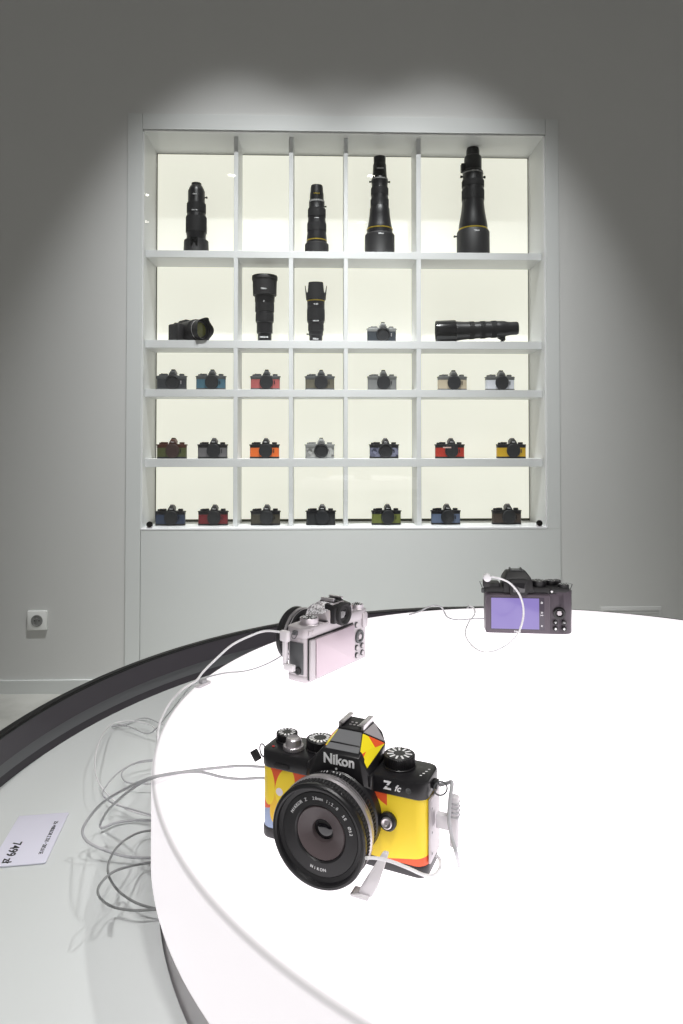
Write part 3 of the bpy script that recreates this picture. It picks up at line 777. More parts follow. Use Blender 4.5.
# keys
MB(BS).add(lathe([(8.6, 14), (8.6, 17.4), (7.6, 18), (5.6, 18), (5, 17.2), (5, 16)], 36), 0, RB @ T(43.4, 0, 31) @ RX).build('selector_ring', BLKG, bc)
MB(BS).add(disc(3.6, 15, 18, 24, .6), 0, RB @ T(43.4, 0, 31) @ RX).build('ok_button', SILP, bc)
for bx, bz_, w in ((38, 17.5, '+'), (50, 17.5, '-'), (38, 8.5, 'i'), (50, 8.5, 'x'), (33.5, 61, 'o')):
    yb = 15 if bz_ < 60 else 12
    kb = MB(BS).add(disc(3.5, yb, yb + 3, 20, .5), 0, RB @ T(bx, 0, bz_) @ RX).build('rear_button', BLKG, bc)
    m = MB(BS)
    if w in '+-': m.add(box(-1.5, 1.5, -.35, .35, 0, .1), 0, RB @ T(bx, -(yb + 3), bz_) @ RX)
    if w == '+': m.add(box(-.35, .35, -1.5, 1.5, 0, .1), 0, RB @ T(bx, -(yb + 3), bz_) @ RX)
    if w not in '+-': m.add(disc(1.5, 0, .1, 12), 0, RB @ T(bx, -(yb + 3), bz_) @ RX)
    m.build('button_symbol', WHT, kb, 0)
# top dials
def bdial(x, y, z0, r, h, nm, mt=BLK):
    o = MB(BS).add(gear(r * .94, r, 36, z0, z0 + h), 0, RB @ T(x, y, 0)).add(disc(r * .84, z0 + h - .2, z0 + h + .5, 28, .3), 0, RB @ T(x, y, 0)).build(nm, mt, bc)
    m = MB(BS)
    for k in range(8): m.add(box(r * .5, r * .74, -.35, .35, 0, .1), 0, RB @ T(x, y, z0 + h + .5) @ Matrix.Rotation(k * PI / 4, 4, 'Z'))
    m.build('engraved_marks', WHT, o, 0)
bdial(18, 2, 65.5, 11, 8, 'mode_dial'); bdial(38, 12, 65.5, 9, 6.5, 'command_dial'); bdial(52, -4, 64.5, 8, 5, 'thumb_dial')
MB(BS).add(disc(6, 62, 70, 24, 1), 0, RB @ T(50, 28, 0)).build('shutter_button', BLK, bc)
for sx in (-62, 62):
    MB(BS).add(slab(sx - 2.5, sx + 2.5, -3, 3, 55, 61, 1, .5, 2), 0, RB).build('strap_lug', GUN, bc)
    MB(BS).add(tube([(sx, 0, 59), (sx - 5, 1, 71), (sx + 4, 1, 69), (sx, 0, 59)], .7, 6, 1), 0, RB).build('lug_ring', GUN, bc)
# lens on the far side
Mz = RB @ T(-14, 0, 32) @ Matrix.Rotation(-PI / 2, 4, 'X')
MB(BS).add(lathe([(0, 14), (29, 14), (29, 22), (30, 24), (30, 40), (28, 41), (28, 48), (26, 49), (24, 48.5), (23, 45), (0, 43)], 48), 0, Mz).build('lens', BLK, bc, 30)

# ---------------------------------------------------------------- cables and clips
CAB = {
'hero_a': [(-0.0535, 0.5517, 0.838), (-0.0651, 0.5619, 0.834), (-0.0852, 0.5763, 0.828), (-0.1063, 0.577, 0.826), (-0.1262, 0.5718, 0.826), (-0.1453, 0.565, 0.826), (-0.1551, 0.5559, 0.828), (-0.1835, 0.582, 0.806), (-0.2222, 0.6323, 0.766), (-0.2371, 0.6307, 0.746), (-0.2307, 0.626, 0.736), (-0.2101, 0.6243, 0.728), (-0.1917, 0.6235, 0.724), (-0.1686, 0.6221, 0.724)],
'hero_b': [(-0.052, 0.5364, 0.836), (-0.0634, 0.5477, 0.832), (-0.0822, 0.5563, 0.827), (-0.0978, 0.5616, 0.826), (-0.1171, 0.568, 0.827), (-0.1368, 0.5642, 0.828), (-0.1546, 0.5543, 0.828), (-0.1855, 0.5967, 0.796), (-0.2176, 0.646, 0.756), (-0.2355, 0.6731, 0.728), (-0.2346, 0.6734, 0.722), (-0.2259, 0.6858, 0.72), (-0.2076, 0.6911, 0.72), (-0.1841, 0.6821, 0.724)],
'silver_a': [(-0.0618, 0.79, 0.8782), (-0.0711, 0.79, 0.8805), (-0.0895, 0.8, 0.8789), (-0.107, 0.8, 0.8731), (-0.1265, 0.79, 0.8656), (-0.1433, 0.775, 0.8532), (-0.1548, 0.765, 0.843), (-0.1594, 0.75, 0.8383), (-0.1713, 0.74, 0.8332), (-0.1827, 0.73, 0.822), (-0.1853, 0.7, 0.8141), (-0.1766, 0.66, 0.8114), (-0.1688, 0.66, 0.798)],
'silver_b': [(-0.0595, 0.79, 0.8713), (-0.0674, 0.8619, 0.838), (-0.0806, 0.8682, 0.826), (-0.0973, 0.8374, 0.826), (-0.1155, 0.8192, 0.826), (-0.1382, 0.8121, 0.826), (-0.1557, 0.7984, 0.826), (-0.1655, 0.779, 0.827), (-0.1829, 0.8056, 0.806), (-0.2122, 0.8479, 0.766), (-0.2448, 0.8767, 0.728), (-0.2776, 0.8999, 0.726), (-0.2986, 0.9159, 0.722), (-0.3069, 0.9167, 0.719), (-0.2926, 0.9264, 0.719), (-0.2706, 0.9439, 0.72), (-0.2359, 0.9062, 0.726)],
'loop_c': [(-0.2295, 0.8582, 0.736), (-0.2515, 0.9014, 0.728), (-0.2814, 0.9141, 0.728), (-0.3035, 0.9014, 0.728), (-0.2897, 0.8189, 0.741), (-0.2729, 0.7595, 0.741), (-0.2511, 0.7163, 0.741), (-0.2303, 0.7099, 0.726), (-0.2094, 0.6949, 0.726), (-0.1849, 0.6855, 0.726)],
'loop_d': [(-0.2113, 0.7872, 0.736), (-0.2313, 0.7814, 0.736), (-0.2389, 0.7356, 0.746), (-0.2421, 0.7023, 0.746), (-0.2379, 0.6868, 0.746), (-0.2313, 0.7004, 0.731), (-0.2077, 0.6893, 0.731), (-0.1814, 0.677, 0.731)],
'loop_e': [(-0.2151, 0.8015, 0.728), (-0.2375, 0.7947, 0.728), (-0.2472, 0.7776, 0.728), (-0.2422, 0.7595, 0.728), (-0.2302, 0.7491, 0.728), (-0.2005, 0.7473, 0.728)],
'loop_f': [(-0.1768, 0.6598, 0.728), (-0.1934, 0.6545, 0.728), (-0.1921, 0.5979, 0.751), (-0.1937, 0.5755, 0.751), (-0.1876, 0.5548, 0.751), (-0.1847, 0.5708, 0.728), (-0.1656, 0.5562, 0.728), (-0.1459, 0.5484, 0.728)],
'loop_g': [(-0.1627, 0.6106, 0.728), (-0.1789, 0.6061, 0.728), (-0.1819, 0.5518, 0.756), (-0.1878, 0.5348, 0.756), (-0.183, 0.521, 0.756), (-0.1832, 0.5516, 0.728), (-0.1645, 0.5474, 0.728), (-0.1461, 0.5488, 0.728)],
'black_a': [(0.207, 0.97, 0.9091), (0.2167, 0.955, 0.9103), (0.2339, 0.95, 0.9039), (0.2472, 0.945, 0.8868), (0.2504, 0.94, 0.8645), (0.2412, 0.93, 0.842), (0.2235, 0.9239, 0.826), (0.1916, 0.8917, 0.826), (0.1767, 0.9122, 0.826), (0.1764, 0.9743, 0.826), (0.1932, 1.038, 0.826), (0.2113, 1.0853, 0.826), (0.2165, 1.1164, 0.828), (0.2121, 1.1224, 0.83), (0.2142, 1.15, 0.8238), (0.2156, 1.17, 0.8149)],
'black_b': [(0.1075, 1.0813, 0.827), (0.1267, 1.1031, 0.827), (0.1332, 1.07, 0.8405), (0.1436, 1.07, 0.8438), (0.1552, 1.065, 0.843), (0.1651, 1.098, 0.827), (0.1661, 1.0691, 0.826), (0.1778, 1.0533, 0.826), (0.199, 1.058, 0.826), (0.218, 1.0611, 0.826), (0.2298, 1.0643, 0.826)],
'hero_clip': [(0.0645, 0.45, 0.8753), (0.069, 0.445, 0.8791), (0.0708, 0.44, 0.8815), (0.0687, 0.435, 0.8734), (0.0672, 0.43, 0.8636), (0.0691, 0.43, 0.8524), (0.0707, 0.425, 0.8468), (0.0751, 0.44, 0.829)],
'hero_strand': [(0.0142, 0.4, 0.8582), (0.0197, 0.405, 0.8552), (0.0289, 0.41, 0.8504), (0.0401, 0.415, 0.8432), (0.0503, 0.42, 0.8359), (0.0574, 0.427, 0.8315), (0.0615, 0.43, 0.8339), (0.0623, 0.435, 0.8358), (0.0611, 0.44, 0.8353)],
}
def cable(key, r, mat, label):
    return tag(MB().add(tube(CAB[key], r, 8, 7)).build('security_cable', mat, None, 60), label, 'cable', 'thin white and grey security cables')
cable('hero_a', .0012, CABG, 'grey cable from the yellow camera, the upper strand, looping widest over the tray')
cable('hero_b', .0012, CABG, 'grey cable from the yellow camera, the lower strand, curling back under the disc')
cable('silver_a', .0013, CABW, 'thick white cable arching from the silver camera down to the disc edge')
cable('silver_b', .0008, CABG, 'thin grey cable lying on the disc in front of the thick arching one')
cable('loop_c', .0008, CABW, 'white cable loop reaching farthest back in the tray beside the disc')
cable('loop_d', .0008, CABG, 'grey cable loop in the tray behind the wide double loop')
cable('loop_e', .0008, CABG, 'smallest grey cable loop in the tray close to the disc')
cable('loop_f', .0010, CABD, 'grey cable loop in the tray nearer the front, inner of the last two')
cable('loop_g', .0010, CABD, 'grey cable loop closest to the viewer in the tray, outer of the last two')
cable('black_a', .0014, CABW, 'white cable hanging in a large loop in front of the lilac screen')
cable('black_b', .0012, CABG, 'thin white cable running left from the base of the black camera')
cable('hero_clip', .0012, CABG, 'grey cable hanging from the right lug ring of the yellow camera')
cable('hero_strand', .0010, CABW, 'thin white strand running under the yellow camera lens to its right end')

# security plugs
t = thing('security_plug', 'milky white security plug fixed to the right side of the yellow camera', 'security tag', (.0715, .4395, .8600), HRZ)
MB().add(slab(-.0022, .0036, -.003, .003, -.018, .014, .0018, .001)).build('plug_body', TAGW, t)
MB().add(slab(-.011, -.002, -.0025, .0025, -.008, .001, .001, .0006)).build('arm', TAGW, t)
m = MB()
for k in range(4): m.add(slab(-.0026, .0040, -.0034, .0034, .001 + k * .0028, .0020 + k * .0028, .001, .0003, 3))
m.build('grip_rib', CABG, t)
t = thing('security_clamp', 'translucent white clamp gripping the bottom of the yellow camera lens', 'security tag', (.0150, .4205, .8245), math.radians(-24))
MB().add(hull([(-.004, -.004, 0.001), (.005, -.004, 0.001), (-.004, .001, 0.001), (.006, .001, 0.001), (.010, .002, .026), (.0135, .002, .026), (.010, .005, .026), (.0135, .005, .026), (-.002, -.004, .006), (.010, -.002, .012)], .0006)).build('clamp_plate', TAGW, t)
MB().add(slab(-.008, .004, -.007, .002, 0, .0018, .001, .0006)).build('foot', TAGW, t)
t = thing('security_clamp', 'white security clamp on the left end of the silver camera', 'security tag', (-.062, .785, .8330), math.radians(-37.5))
MB().add(slab(-.006, .000, -.003, .002, .010, .046, .0015, .001)).build('clamp_plate', TAGW, t)
MB().add(slab(-.010, .0035, -.004, .003, .038, .050, .003, .0015)).build('plug_head', TAGW, t)
MB().add(slab(-.003, .011, -.004, .002, .006, .013, .001, .0008)).build('foot', TAGW, t)
t = thing('security_plug', 'round white security plug on the left top corner of the black camera', 'security tag', (.2063, .972, .8985), math.radians(-5))
MB().add(lathe([(0, -.004), (.004, -.004), (.0055, -.002), (.0055, .006), (.004, .008), (0, .009)], 28), 0, T(0, -.004, .010) @ RX).build('plug_body', CABW, t)
MB().add(slab(-.005, .004, -.003, .004, -.004, .006, .001, .0006)).build('arm', BLKM, t)
t = thing('cable_clip', 'small clear cable clip on the left rim of the glowing disc', 'clip', (-.157, .775, .8245), math.radians(60))
MB().add(slab(-.010, .010, -.004, .004, 0, .003, .0015, .0008)).build('base', TAGW, t)
MB().add(slab(-.004, .004, -.003, .003, .0028, .0075, .001, .0008)).build('bridge', CABG, t)

# ---------------------------------------------------------------- things on the shelves
SZ = {1: 1.9455, 2: 1.5486, 3: 1.3319, 4: 1.0261, 5: .7290}
def colour(name, c): return P(name, tuple(int(v * .92) for v in c), .55, bump=.1, bscale=1200)
DS = dict(dk=GUN, sl=P('dark_chrome', (110, 111, 110), .4, .35), bk=BLK, br=P('brown_enamel', (70, 34, 20), .4), st=P('satin_chrome', (150, 151, 150), .38, .4))
CAPM = P('body_cap_black', (34, 35, 38), .5)
CAPB = P('body_cap_brown', (62, 44, 40), .5)
cams = [
 (2, .1839, 'st', (52, 58, 66), 'silver-topped dark camera, the only small camera on the second shelf', 'bare'),
 (3, -.7563, 'dk', (52, 54, 58), 'dark grey camera without a cap, leftmost on the third shelf', 'bare'),
 (3, -.5819, 'dk', (70, 108, 126), 'teal blue camera on the third shelf, right of the dark grey one', 'cap'),
 (3, -.3394, 'dk', (176, 92, 90), 'coral pink camera on the third shelf', 'cap'),
 (3, -.0947, 'dk', (98, 94, 80), 'olive grey camera on the third shelf, right of the coral one', 'cap'),
 (3, .1859, 'sl', (124, 126, 126), 'plain mid grey camera with black cap on the third shelf', 'cap'),
 (3, .5040, 'sl', (196, 182, 158), 'beige camera with black cap on the third shelf', 'cap'),
 (3, .7212, 'sl', (222, 224, 232), 'white camera with black cap, rightmost on the third shelf', 'cap'),
 (4, -.7540, 'br', (82, 88, 46), 'camera with brown top and green skin, leftmost on the fourth shelf', 'capbr'),
 (4, -.5732, 'bk', (112, 110, 112), 'black camera with mid grey skin on the fourth shelf', 'cap'),
 (4, -.3418, 'bk', (238, 112, 42), 'bright orange camera on the fourth shelf', 'cap'),
 (4, -.0945, 'st', (134, 134, 132), 'silver-topped camera with grey patterned skin and open mount on the fourth shelf', 'bare'),
 (4, .1946, 'bk', (84, 86, 108), 'camera with muted violet-blue patterned skin on the fourth shelf', 'bare'),
 (4, .4917, 'bk', (186, 50, 32), 'red camera with a pale stripe on the fourth shelf', 'cap'),
 (4, .7714, 'bk', (220, 176, 30), 'yellow camera, rightmost on the fourth shelf', 'cap'),
 (5, -.7592, 'bk', (52, 64, 88), 'navy blue camera, leftmost on the bottom shelf', 'cap'),
 (5, -.5699, 'bk', (122, 34, 42), 'dark red camera on the bottom shelf', 'cap'),
 (5, -.3372, 'bk', (70, 66, 54), 'dark olive brown camera on the bottom shelf', 'cap'),
 (5, -.0899, 'bk', (36, 37, 40), 'all black camera on the bottom shelf', 'cap'),
 (5, .2041, 'bk', (108, 116, 52), 'olive green camera on the bottom shelf', 'cap'),
 (5, .4726, 'bk', (92, 106, 132), 'slate blue camera on the bottom shelf', 'cap'),
 (5, .7489, 'bk', (70, 58, 50), 'dark brown camera, rightmost on the bottom shelf', 'cap'),
]
def patch_mat(name, a, b_):
    m, nt, b = nodes_of(name)
    tc = nt.nodes.new('ShaderNodeTexCoord'); vz = nt.nodes.new('ShaderNodeTexVoronoi'); vz.inputs['Scale'].default_value = 70
    nt.links.new(tc.outputs['Object'], vz.inputs['Vector'])
    mx = nt.nodes.new('ShaderNodeMix'); mx.data_type = 'RGBA'; mx.inputs[6].default_value = lin(a); mx.inputs[7].default_value = lin(b_)
    s = nt.nodes.new('ShaderNodeSeparateColor'); nt.links.new(vz.outputs['Color'], s.inputs[0])
    nt.links.new(s.outputs[0], mx.inputs[0]); nt.links.new(mx.outputs[2], b.inputs['Base Color']); b.inputs['Roughness'].default_value = .5
    return m
for i, (row, u, topk, col, label, fr_) in enumerate(cams):
    lm = colour('grip_skin_%d' % i, col)
    if 'patterned' in label:
        lm = patch_mat('patterned_skin_%d' % i, tuple(max(0, c - 50) for c in col), tuple(min(255, c + 40) for c in col))
    tm = DS[topk]
    lettering = WHT if topk in ('bk', 'br') else INK
    md = dict(leather=lm, top=tm, base=BLKM if topk in ('bk', 'br') else tm, dialtop=tm, dial=tm, mark=lettering, cap=CAPB if fr_ == 'capbr' else CAPM, button=tm, lug=tm)
    if row == 2: md['base'] = lm
    o, tpo, pro, mbx = retro_camera('mirrorless_camera', label, 'camera', W(u, .1, SZ[row]), WA, .00102, md, x0=6, zs=1.04, group='small retro cameras in the display cabinet', front='cap' if fr_.startswith('cap') else 'bare', shelf=True)
    if 'stripe' in label:
        mbx().add(box(-34, 2, -27.2, -26.6, 44, 49)).build('pale_stripe', P('pale_label', (226, 196, 186), .5), o, 0)
    if fr_ == 'bare':
        mbx().add(slab(40, 45, -17.5, -15, 24, 38, 1.5, .4, 3)).build('release_button', SIL if topk != 'bk' else BLKG, o)

PX = .00453       # metres per measured unit on the lens profiles
def shelf_lens(label, row, u, prof, extra=None, n=40, mats=None, v=.135, mi=None):
    u *= 1.012; t = thing('telephoto_lens', label, 'lens', W(u, v, SZ[row]), WA, 'large lenses in the display cabinet')
    t.scale = (1, 1, 1.045)
    if extra: extra(t)
    pr_ = [(r * PX, h * PX) for r, h in prof]
    MB().add(lathe([(0, pr_[0][1])] + pr_ + [(0, pr_[-1][1])], n)).build('barrel', BLK, t, 30)
    return t
def hood(t, prof):
    pr_ = [(r * PX, h * PX) for r, h in prof]
    return MB().add(lathe(pr_, 48)).build('lens_hood', BLKM, t, 30)
def band(t, r, h0, h1, mat, name='gold_ring'):
    MB().add(lathe([(r * PX * .98, h0 * PX), (r * PX, h0 * PX), (r * PX, h1 * PX), (r * PX * .98, h1 * PX)], 48, True)).build(name, mat, t, 30)
def grip(t, r, h0, h1, teeth=60):
    MB().add(gear(r * PX * .965, r * PX, teeth, h0 * PX, h1 * PX)).build('rubber_ring', RUB, t, 30)
def knob(t, ang, r, h, rr=1.0, ln=2.6):
    M = T(0, 0, h * PX) @ Matrix.Rotation(ang, 4, 'Z') @ T(r * PX, 0, 0) @ Matrix.Rotation(PI / 2, 4, 'Y')
    MB().add(lathe([(0, -.6 * PX), (rr * .6 * PX, -.6 * PX), (rr * .6 * PX, ln * .4 * PX), (rr * PX, ln * .5 * PX), (rr * PX, ln * PX), (0, ln * PX)], 20), 0, M).build('collar_knob', BLKM, t)
def mark(t, txt, r, h, size, mat=WHT):
    MB().add(text(txt, size * PX, .0003, .02), 0, T(0, -r * PX, h * PX) @ RX).build('printed_mark', mat, t, 0)

def eA(t):
    hood(t, [(12.7, 0), (12.6, .3), (12.1, 14), (11.5, 14.6), (9.6, 14.8), (9.6, 13), (11.8, 0), (12.7, 0)])
    grip(t, 10.4, 22, 37); grip(t, 9.5, 41, 50); knob(t, 0, 8.4, 56.5); mark(t, 'NIKKOR', 9.4, 41.5, 1.5); mark(t, 'Nikon', 8.9, 57, 1.6)
    MB().add(slab(-3.6 * PX, 3.6 * PX, -.0015, .0015, 6.5 * PX, 15 * PX, .001, .0008), 0, T(0, -11.9 * PX, 0)).build('hood_latch', BLKG, t)
shelf_lens('black telephoto lens standing on its hood, in the top left cell', 1, -.649, [(9.5, 13.5), (9.5, 19), (10.0, 22), (10.0, 37), (9.0, 40), (9.1, 50), (8.4, 52), (8.4, 62), (7.6, 64), (6.2, 67), (5.0, 68), (4.9, 70)], eA)
def eB(t):
    hood(t, [(12.1, 0), (12.0, 11.6), (11.4, 12.2), (9.9, 12.4), (9.9, 11), (11.4, 0), (12.1, 0)])
    band(t, 10.3, 14.6, 15.6, YEL); grip(t, 9.7, 24, 32); grip(t, 9.1, 38, 46); knob(t, 0, 7.6, 49, .9, 2.2)
    band(t, 7.95, 52.3, 53.8, P('pale_scale_band', (150, 150, 150), .5), 'scale_band'); mark(t, 'NIKKOR', 7.2, 59.5, 1.7, YEL); mark(t, '—', 9.4, 35.5, 4)
shelf_lens('black telephoto lens with thin gold ring, standing in the third cell of the top shelf', 1, -.1078, [(10.2, 11.5), (10.2, 16), (9.9, 20), (9.4, 24), (9.3, 33), (8.8, 35), (8.8, 37), (8.7, 46), (7.9, 48), (7.9, 54), (7.1, 55), (6.9, 61), (6.5, 63), (6.2, 67), (5.8, 69)], eB)
def eC(t):
    hood(t, [(15.3, 0), (15.1, .4), (15.0, 20.8), (14.2, 22), (13.2, 22.2), (13.0, 21), (14.5, 0), (15.3, 0)])
    band(t, 13.2, 26.2, 27.2, YEL); grip(t, 9.3, 49, 56); grip(t, 8.9, 60, 67); knob(t, 0, 8.0, 73.6, 1.0, 2.6); knob(t, PI, 8.0, 73.6, 1.0, 2.6)
    mark(t, 'Nikon', 15.1, 21.2 - 2, 2.2); mark(t, 'NIKKOR', 7.1, 84.5, 1.8); band(t, 8.5, 74.6, 75.6, P('pale_scale_band', (150, 150, 150), .5), 'scale_band')
shelf_lens('very long black telephoto lens with gold ring, fourth cell of the top shelf', 1, .1771, [(13.0, 21), (12.95, 27), (12.2, 30), (11.2, 35), (10.4, 41), (10.0, 47), (9.0, 49), (9.0, 56), (8.6, 58), (8.6, 67), (8.0, 69), (8.3, 73), (8.3, 76), (7.4, 78), (6.9, 84), (6.7, 90), (6.1, 91), (6.1, 97.5)], eC)
def eD(t):
    hood(t, [(17.0, 0), (16.9, .4), (16.8, 1.6), (16.6, 1.8), (16.4, 24.6), (15.6, 26), (14.6, 26.2), (14.4, 25), (16.2, 0), (17.0, 0)])
    band(t, 14.8, 26.6, 27.8, YEL); grip(t, 11.4, 56, 66); grip(t, 11.3, 69, 75); knob(t, 0, 10.2, 79.5, 1.3, 2.6); knob(t, PI, 10.2, 79.5, 1.3, 2.6)
    knob(t, PI, 16.4, 21, 1.1, 3.4); mark(t, 'Nikon', 16.5, 22.6, 2.2); mark(t, 'NIKKOR', 10.2, 82.4, 1.8)
    MB().add(slab(-12.2 * PX, -8 * PX, -3 * PX, 3 * PX, 84 * PX, 92 * PX, .003, .002)).build('mount_foot', BLKM, t)
    band(t, 10.5, 81.6, 82.8, P('pale_scale_band', (150, 150, 150), .5), 'scale_band')
shelf_lens('tallest and thickest black telephoto lens with gold ring, in the top right cell', 1, .603, [(14.5, 25), (14.5, 30), (14.2, 33), (13.0, 39), (11.8, 46), (11.1, 53), (11.1, 66), (10.8, 68), (10.8, 76), (10.2, 78), (10.3, 84), (8.9, 86), (8.8, 97), (8.2, 99), (6.7, 100), (6.6, 105), (5.8, 108)], eD)
def eE(t):
    hood(t, [(10.2, 45.5), (11.8, 46), (12.2, 60), (12.9, 61), (12.9, 64), (12.5, 64.7), (11.6, 64.6), (11.2, 60), (10.2, 46), (10.2, 45.5)])
    grip(t, 9.5, 30, 38); grip(t, 9.1, 21, 28); mark(t, 'Nikon', 12.3, 50.5, 2.2); mark(t, 'NIKKOR', 7.0, 5, 2.2); mark(t, 'Z', 10.2, 38.8, 1.8)
    band(t, 7.0, 1.2, 2.0, SIL, 'mount_ring')
shelf_lens('black lens standing mount down and widening to a broad hood, second shelf', 2, -.3416, [(6.8, 0), (6.9, 9), (8.0, 9.6), (8.1, 19.6), (9.0, 20.2), (9.0, 29), (8.6, 29.5), (9.3, 31), (9.4, 39), (9.9, 40), (10.1, 45.6), (10.1, 50), (9.8, 60), (9.2, 61)], eE)
def petal_hood(t, prof_r0, h0, fn, flare, thick, name='lens_hood', n=64, M=None, parent=None, mat=None):
    """hood whose rim height follows fn(angle)"""
    vs = []; fs = []; rows = 7
    for side in (0, 1):
        for k in range(rows + 1):
            for j in range(n):
                a = 2 * PI * j / n; hh = fn(a) * k / rows
                r = prof_r0 + flare * hh - (thick if side else 0)
                vs.append((r * math.cos(a), r * math.sin(a), h0 + hh))
    N = (rows + 1) * n
    for side in (0, 1):
        for k in range(rows):
            for j in range(n):
                a = side * N + k * n + j; b_ = side * N + k * n + (j + 1) % n; fs.append([a, b_, b_ + n, a + n])
    for j in range(n):
        j2 = (j + 1) % n
        fs.append([rows * n + j, rows * n + j2, N + rows * n + j2, N + rows * n + j]); fs.append([j, j2, N + j2, N + j])
    return MB().add((vs, fs), 0, M).build(name, mat or BLKM, parent or t, 30)
def eF(t):
    petal_hood(t, 9.9 * PX, 42.5 * PX, lambda a: (5.5 + 9.5 * min(1, max(0, (abs(math.sin(a)) - .62) / .16)) + 7.5 * min(1, max(0, (abs(math.cos(a)) - .90) / .06))) * PX, .10, .0012)
    band(t, 9.0, 40.2, 41.6, YEL); grip(t, 9.0, 22, 33); grip(t, 7.9, 12.5, 18); knob(t, PI, 7.3, 9, .9, 2.0); mark(t, 'NIKKOR', 9.0, 20.5, 1.6); mark(t, 'Nikon', 6.9, 3.6, 2.2); mark(t, '70-200', 9.0, 36.5, 1.6)
shelf_lens('black zoom lens with petal hood and gold ring, standing mount down on the second shelf', 2, -.1115, [(6.5, 0), (6.6, 7.4), (7.2, 8), (7.3, 11.5), (7.7, 12), (7.8, 19), (8.7, 20.5), (8.8, 38), (8.9, 41), (9.9, 42.3), (9.9, 43.5), (9.0, 44), (8.6, 43)], eF)

# lens lying on its side: local axis +x, built upright then turned
def lying():
    t = thing('telephoto_lens', 'long black telephoto lens lying on its side on the second shelf', 'lens', W(.4320, .11, SZ[2]), WA, 'large lenses in the display cabinet')
    tilt = math.radians(90 - 2.2)
    M = T(0, 0, 11.3 * PX) @ Matrix.Rotation(math.radians(-5), 4, 'Z') @ Matrix.Rotation(tilt, 4, 'Y')
    def L(prof, name, mat, n=48, closed=False):
        return MB().add(lathe([(r * PX, h * PX) for r, h in prof], n, closed), 0, M).build(name, mat, t, 30)
    L([(9.8, 1.2), (10.6, 0), (11.2, .5), (11.2, 18.6), (10.6, 20), (9.8, 20)], 'lens_hood', P('glossy_hood', (22, 22, 24), .2))
    L([(0, 1.5), (9.9, 1.5), (9.9, 20), (9.6, 22), (9.0, 28), (8.6, 36), (8.4, 40), (8.4, 50), (8.2, 52), (8.2, 62), (7.9, 68), (7.2, 70), (6.6, 74), (6.6, 80), (6.0, 81.5), (0, 81.5)], 'barrel', BLK)
    for r, a, b_, nm in ((8.95, 33, 38, 0), (8.8, 44, 49, 0), (8.6, 55, 60, 0)):
        MB().add(gear(r * PX * .965, r * PX, 60, a * PX, b_ * PX), 0, M).build('rubber_ring', RUB, t, 30)
    MB().add(text('Nikon', 2.2 * PX, .0003, .02), 0, T(17.5 * PX, -11.3 * PX, 14 * PX) @ RX).build('printed_mark', WHT, t, 0)
    m = MB().add(text('NIKKOR', 1.6 * PX, .0003, .02), 0, T(51 * PX, -3.5 * PX, 0)) if False else MB()
    for k in range(4): m.add(box(51.5 * PX, 52.6 * PX, -.0003, 0, (9 + 2.0 * k) * PX, (9.9 + 2.0 * k) * PX), 0, T(0, -8.8 * PX, 0))
    for k in range(3): m.add(box((61 + k) * PX, (61.6 + k) * PX, -.0003, 0, 12 * PX, 14.5 * PX), 0, T(0, -8.6 * PX, 0))
    m.build('printed_mark', WHT, t, 0)
    f = MB().add(hull([(62 * PX, -2 * PX, 6 * PX), (70 * PX, -2 * PX, 7 * PX), (62 * PX, 2 * PX, 6 * PX), (70 * PX, 2 * PX, 7 * PX), (67 * PX, -2 * PX, 3 * PX), (70 * PX, -2 * PX, 3 * PX), (67 * PX, 2 * PX, 3 * PX), (70 * PX, 2 * PX, 3 * PX)], .001))
    f.add(hull([(64 * PX, -2 * PX, .1 * PX), (67 * PX, -2 * PX, .1 * PX), (64 * PX, 2 * PX, .1 * PX), (67 * PX, 2 * PX, .1 * PX), (67 * PX, -2 * PX, 4.5 * PX), (70 * PX, -2 * PX, 4.5 * PX), (67 * PX, 2 * PX, 4.5 * PX), (70 * PX, 2 * PX, 4.5 * PX)], .0008))
    f.build('mount_foot', BLKM, t)
lying()

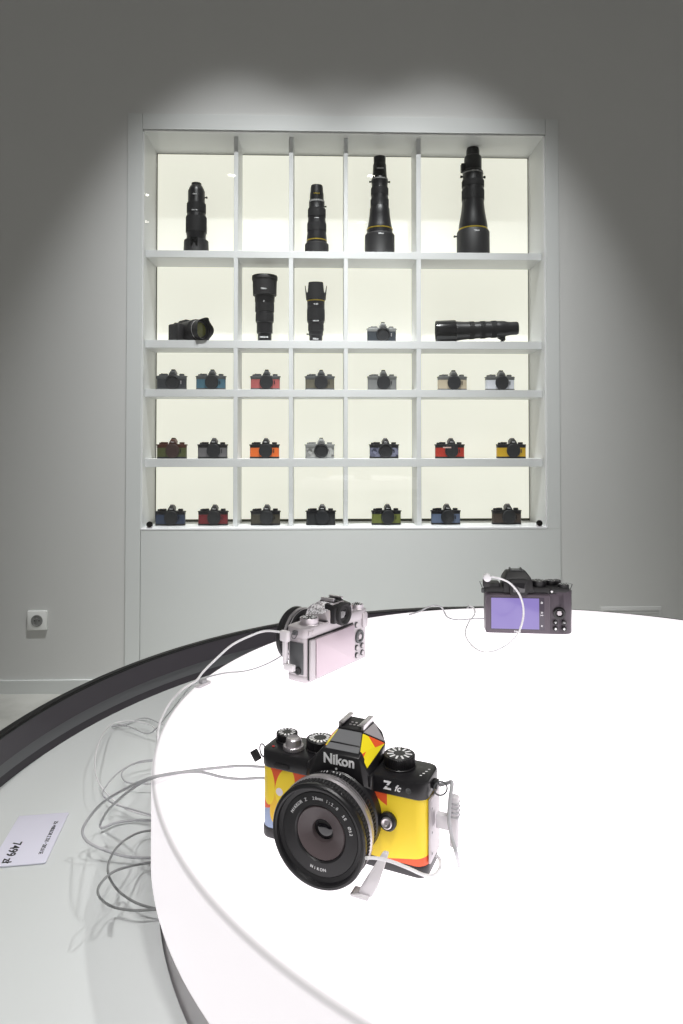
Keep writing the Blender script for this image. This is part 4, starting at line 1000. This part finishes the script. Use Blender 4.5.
# bridge camera turned to the right
def bridge():
    t = thing('bridge_camera', 'black superzoom camera with petal hood and greenish glass, left on the second shelf', 'camera', W(-.693, .125, SZ[2]), WA)
    yaw = math.radians(52)            # lens points to the viewer's right
    R0 = Matrix.Rotation(yaw, 4, 'Z')
    s = 1.1e-3
    MB(s).add(slab(-70, 58, -8, 34, 0, 66, 9, 4, 6), 0, R0).add(slab(-76, -42, -32, 34, 0, 68, 12, 5, 6), 0, R0).build('body', BLKM, t, 40)
    MB(s).add(hull([(-26, -34, 60), (26, -34, 60), (-30, 34, 60), (30, 34, 60), (-16, -34, 84), (16, -34, 84), (-18, -10, 93), (18, -10, 93), (-18, 34, 90), (18, 34, 90)], 2.5), 0, R0).build('viewfinder_housing', BLKM, t, 35)
    MB(s).add(gear(11, 12, 30, 66, 76), 0, R0 @ T(-44, 12, 0)).build('mode_dial', BLK, t)
    Ml = R0 @ T(0, 0, 45) @ RX
    MB(s).add(lathe([(0, 0), (43, 0), (43, 40), (44, 41), (44, 66), (41, 68), (41, 84), (38, 86), (34, 86), (32, 78), (30, 76), (0, 74)], 56), 0, Ml).build('lens', BLK, t, 30)
    MB(s).add(lathe([(0, 80), (18, 78.5), (31, 76.5), (31, 75)], 40), 0, Ml).build('front_glass', P('green_coated_glass', (120, 122, 60), .12, coat=1), t)
    MB(s).add(gear(44, 45.2, 60, 46, 62), 0, Ml).build('zoom_ring', RUB, t, 30)
    MB(s).add(lathe([(41.2, 70), (42.2, 70.4), (42.2, 72), (41.2, 72.4)], 48, True), 0, Ml).build('silver_ring', SIL, t)
    M2 = R0 @ T(0, 0, .0495) @ RX
    petal_hood(t, .0455, .088, lambda a: (.024 + .018 * math.cos(2 * (a - PI / 2)) ** 2 * (1 if abs(math.sin(a)) > .7 else .45)), .12, .0016, M=M2)
bridge()

# ---------------------------------------------------------------- world, camera, render look
w = bpy.data.worlds.new('room_ambient'); sc.world = w; w.use_nodes = True
bg = w.node_tree.nodes['Background']; bg.inputs[0].default_value = (1.0, .98, .95, 1); bg.inputs[1].default_value = .27

cam = bpy.data.cameras.new('camera'); co = bpy.data.objects.new('camera', cam); C.objects.link(co)
co.location = (0, 0, 1.10); co.rotation_euler = (math.radians(90 + 1.1), 0, 0)
cam.sensor_fit = 'VERTICAL'; cam.sensor_height = 36; cam.lens = 680 / 1024 * 36
cam.shift_y = -(512 - 428.94) / 1024; cam.clip_start = .02
sc.camera = co
sc.view_settings.view_transform = 'Standard'; sc.view_settings.look = 'None'; sc.view_settings.gamma = 1
sc.view_settings.exposure = 0.0; sc.view_settings.use_curve_mapping = False
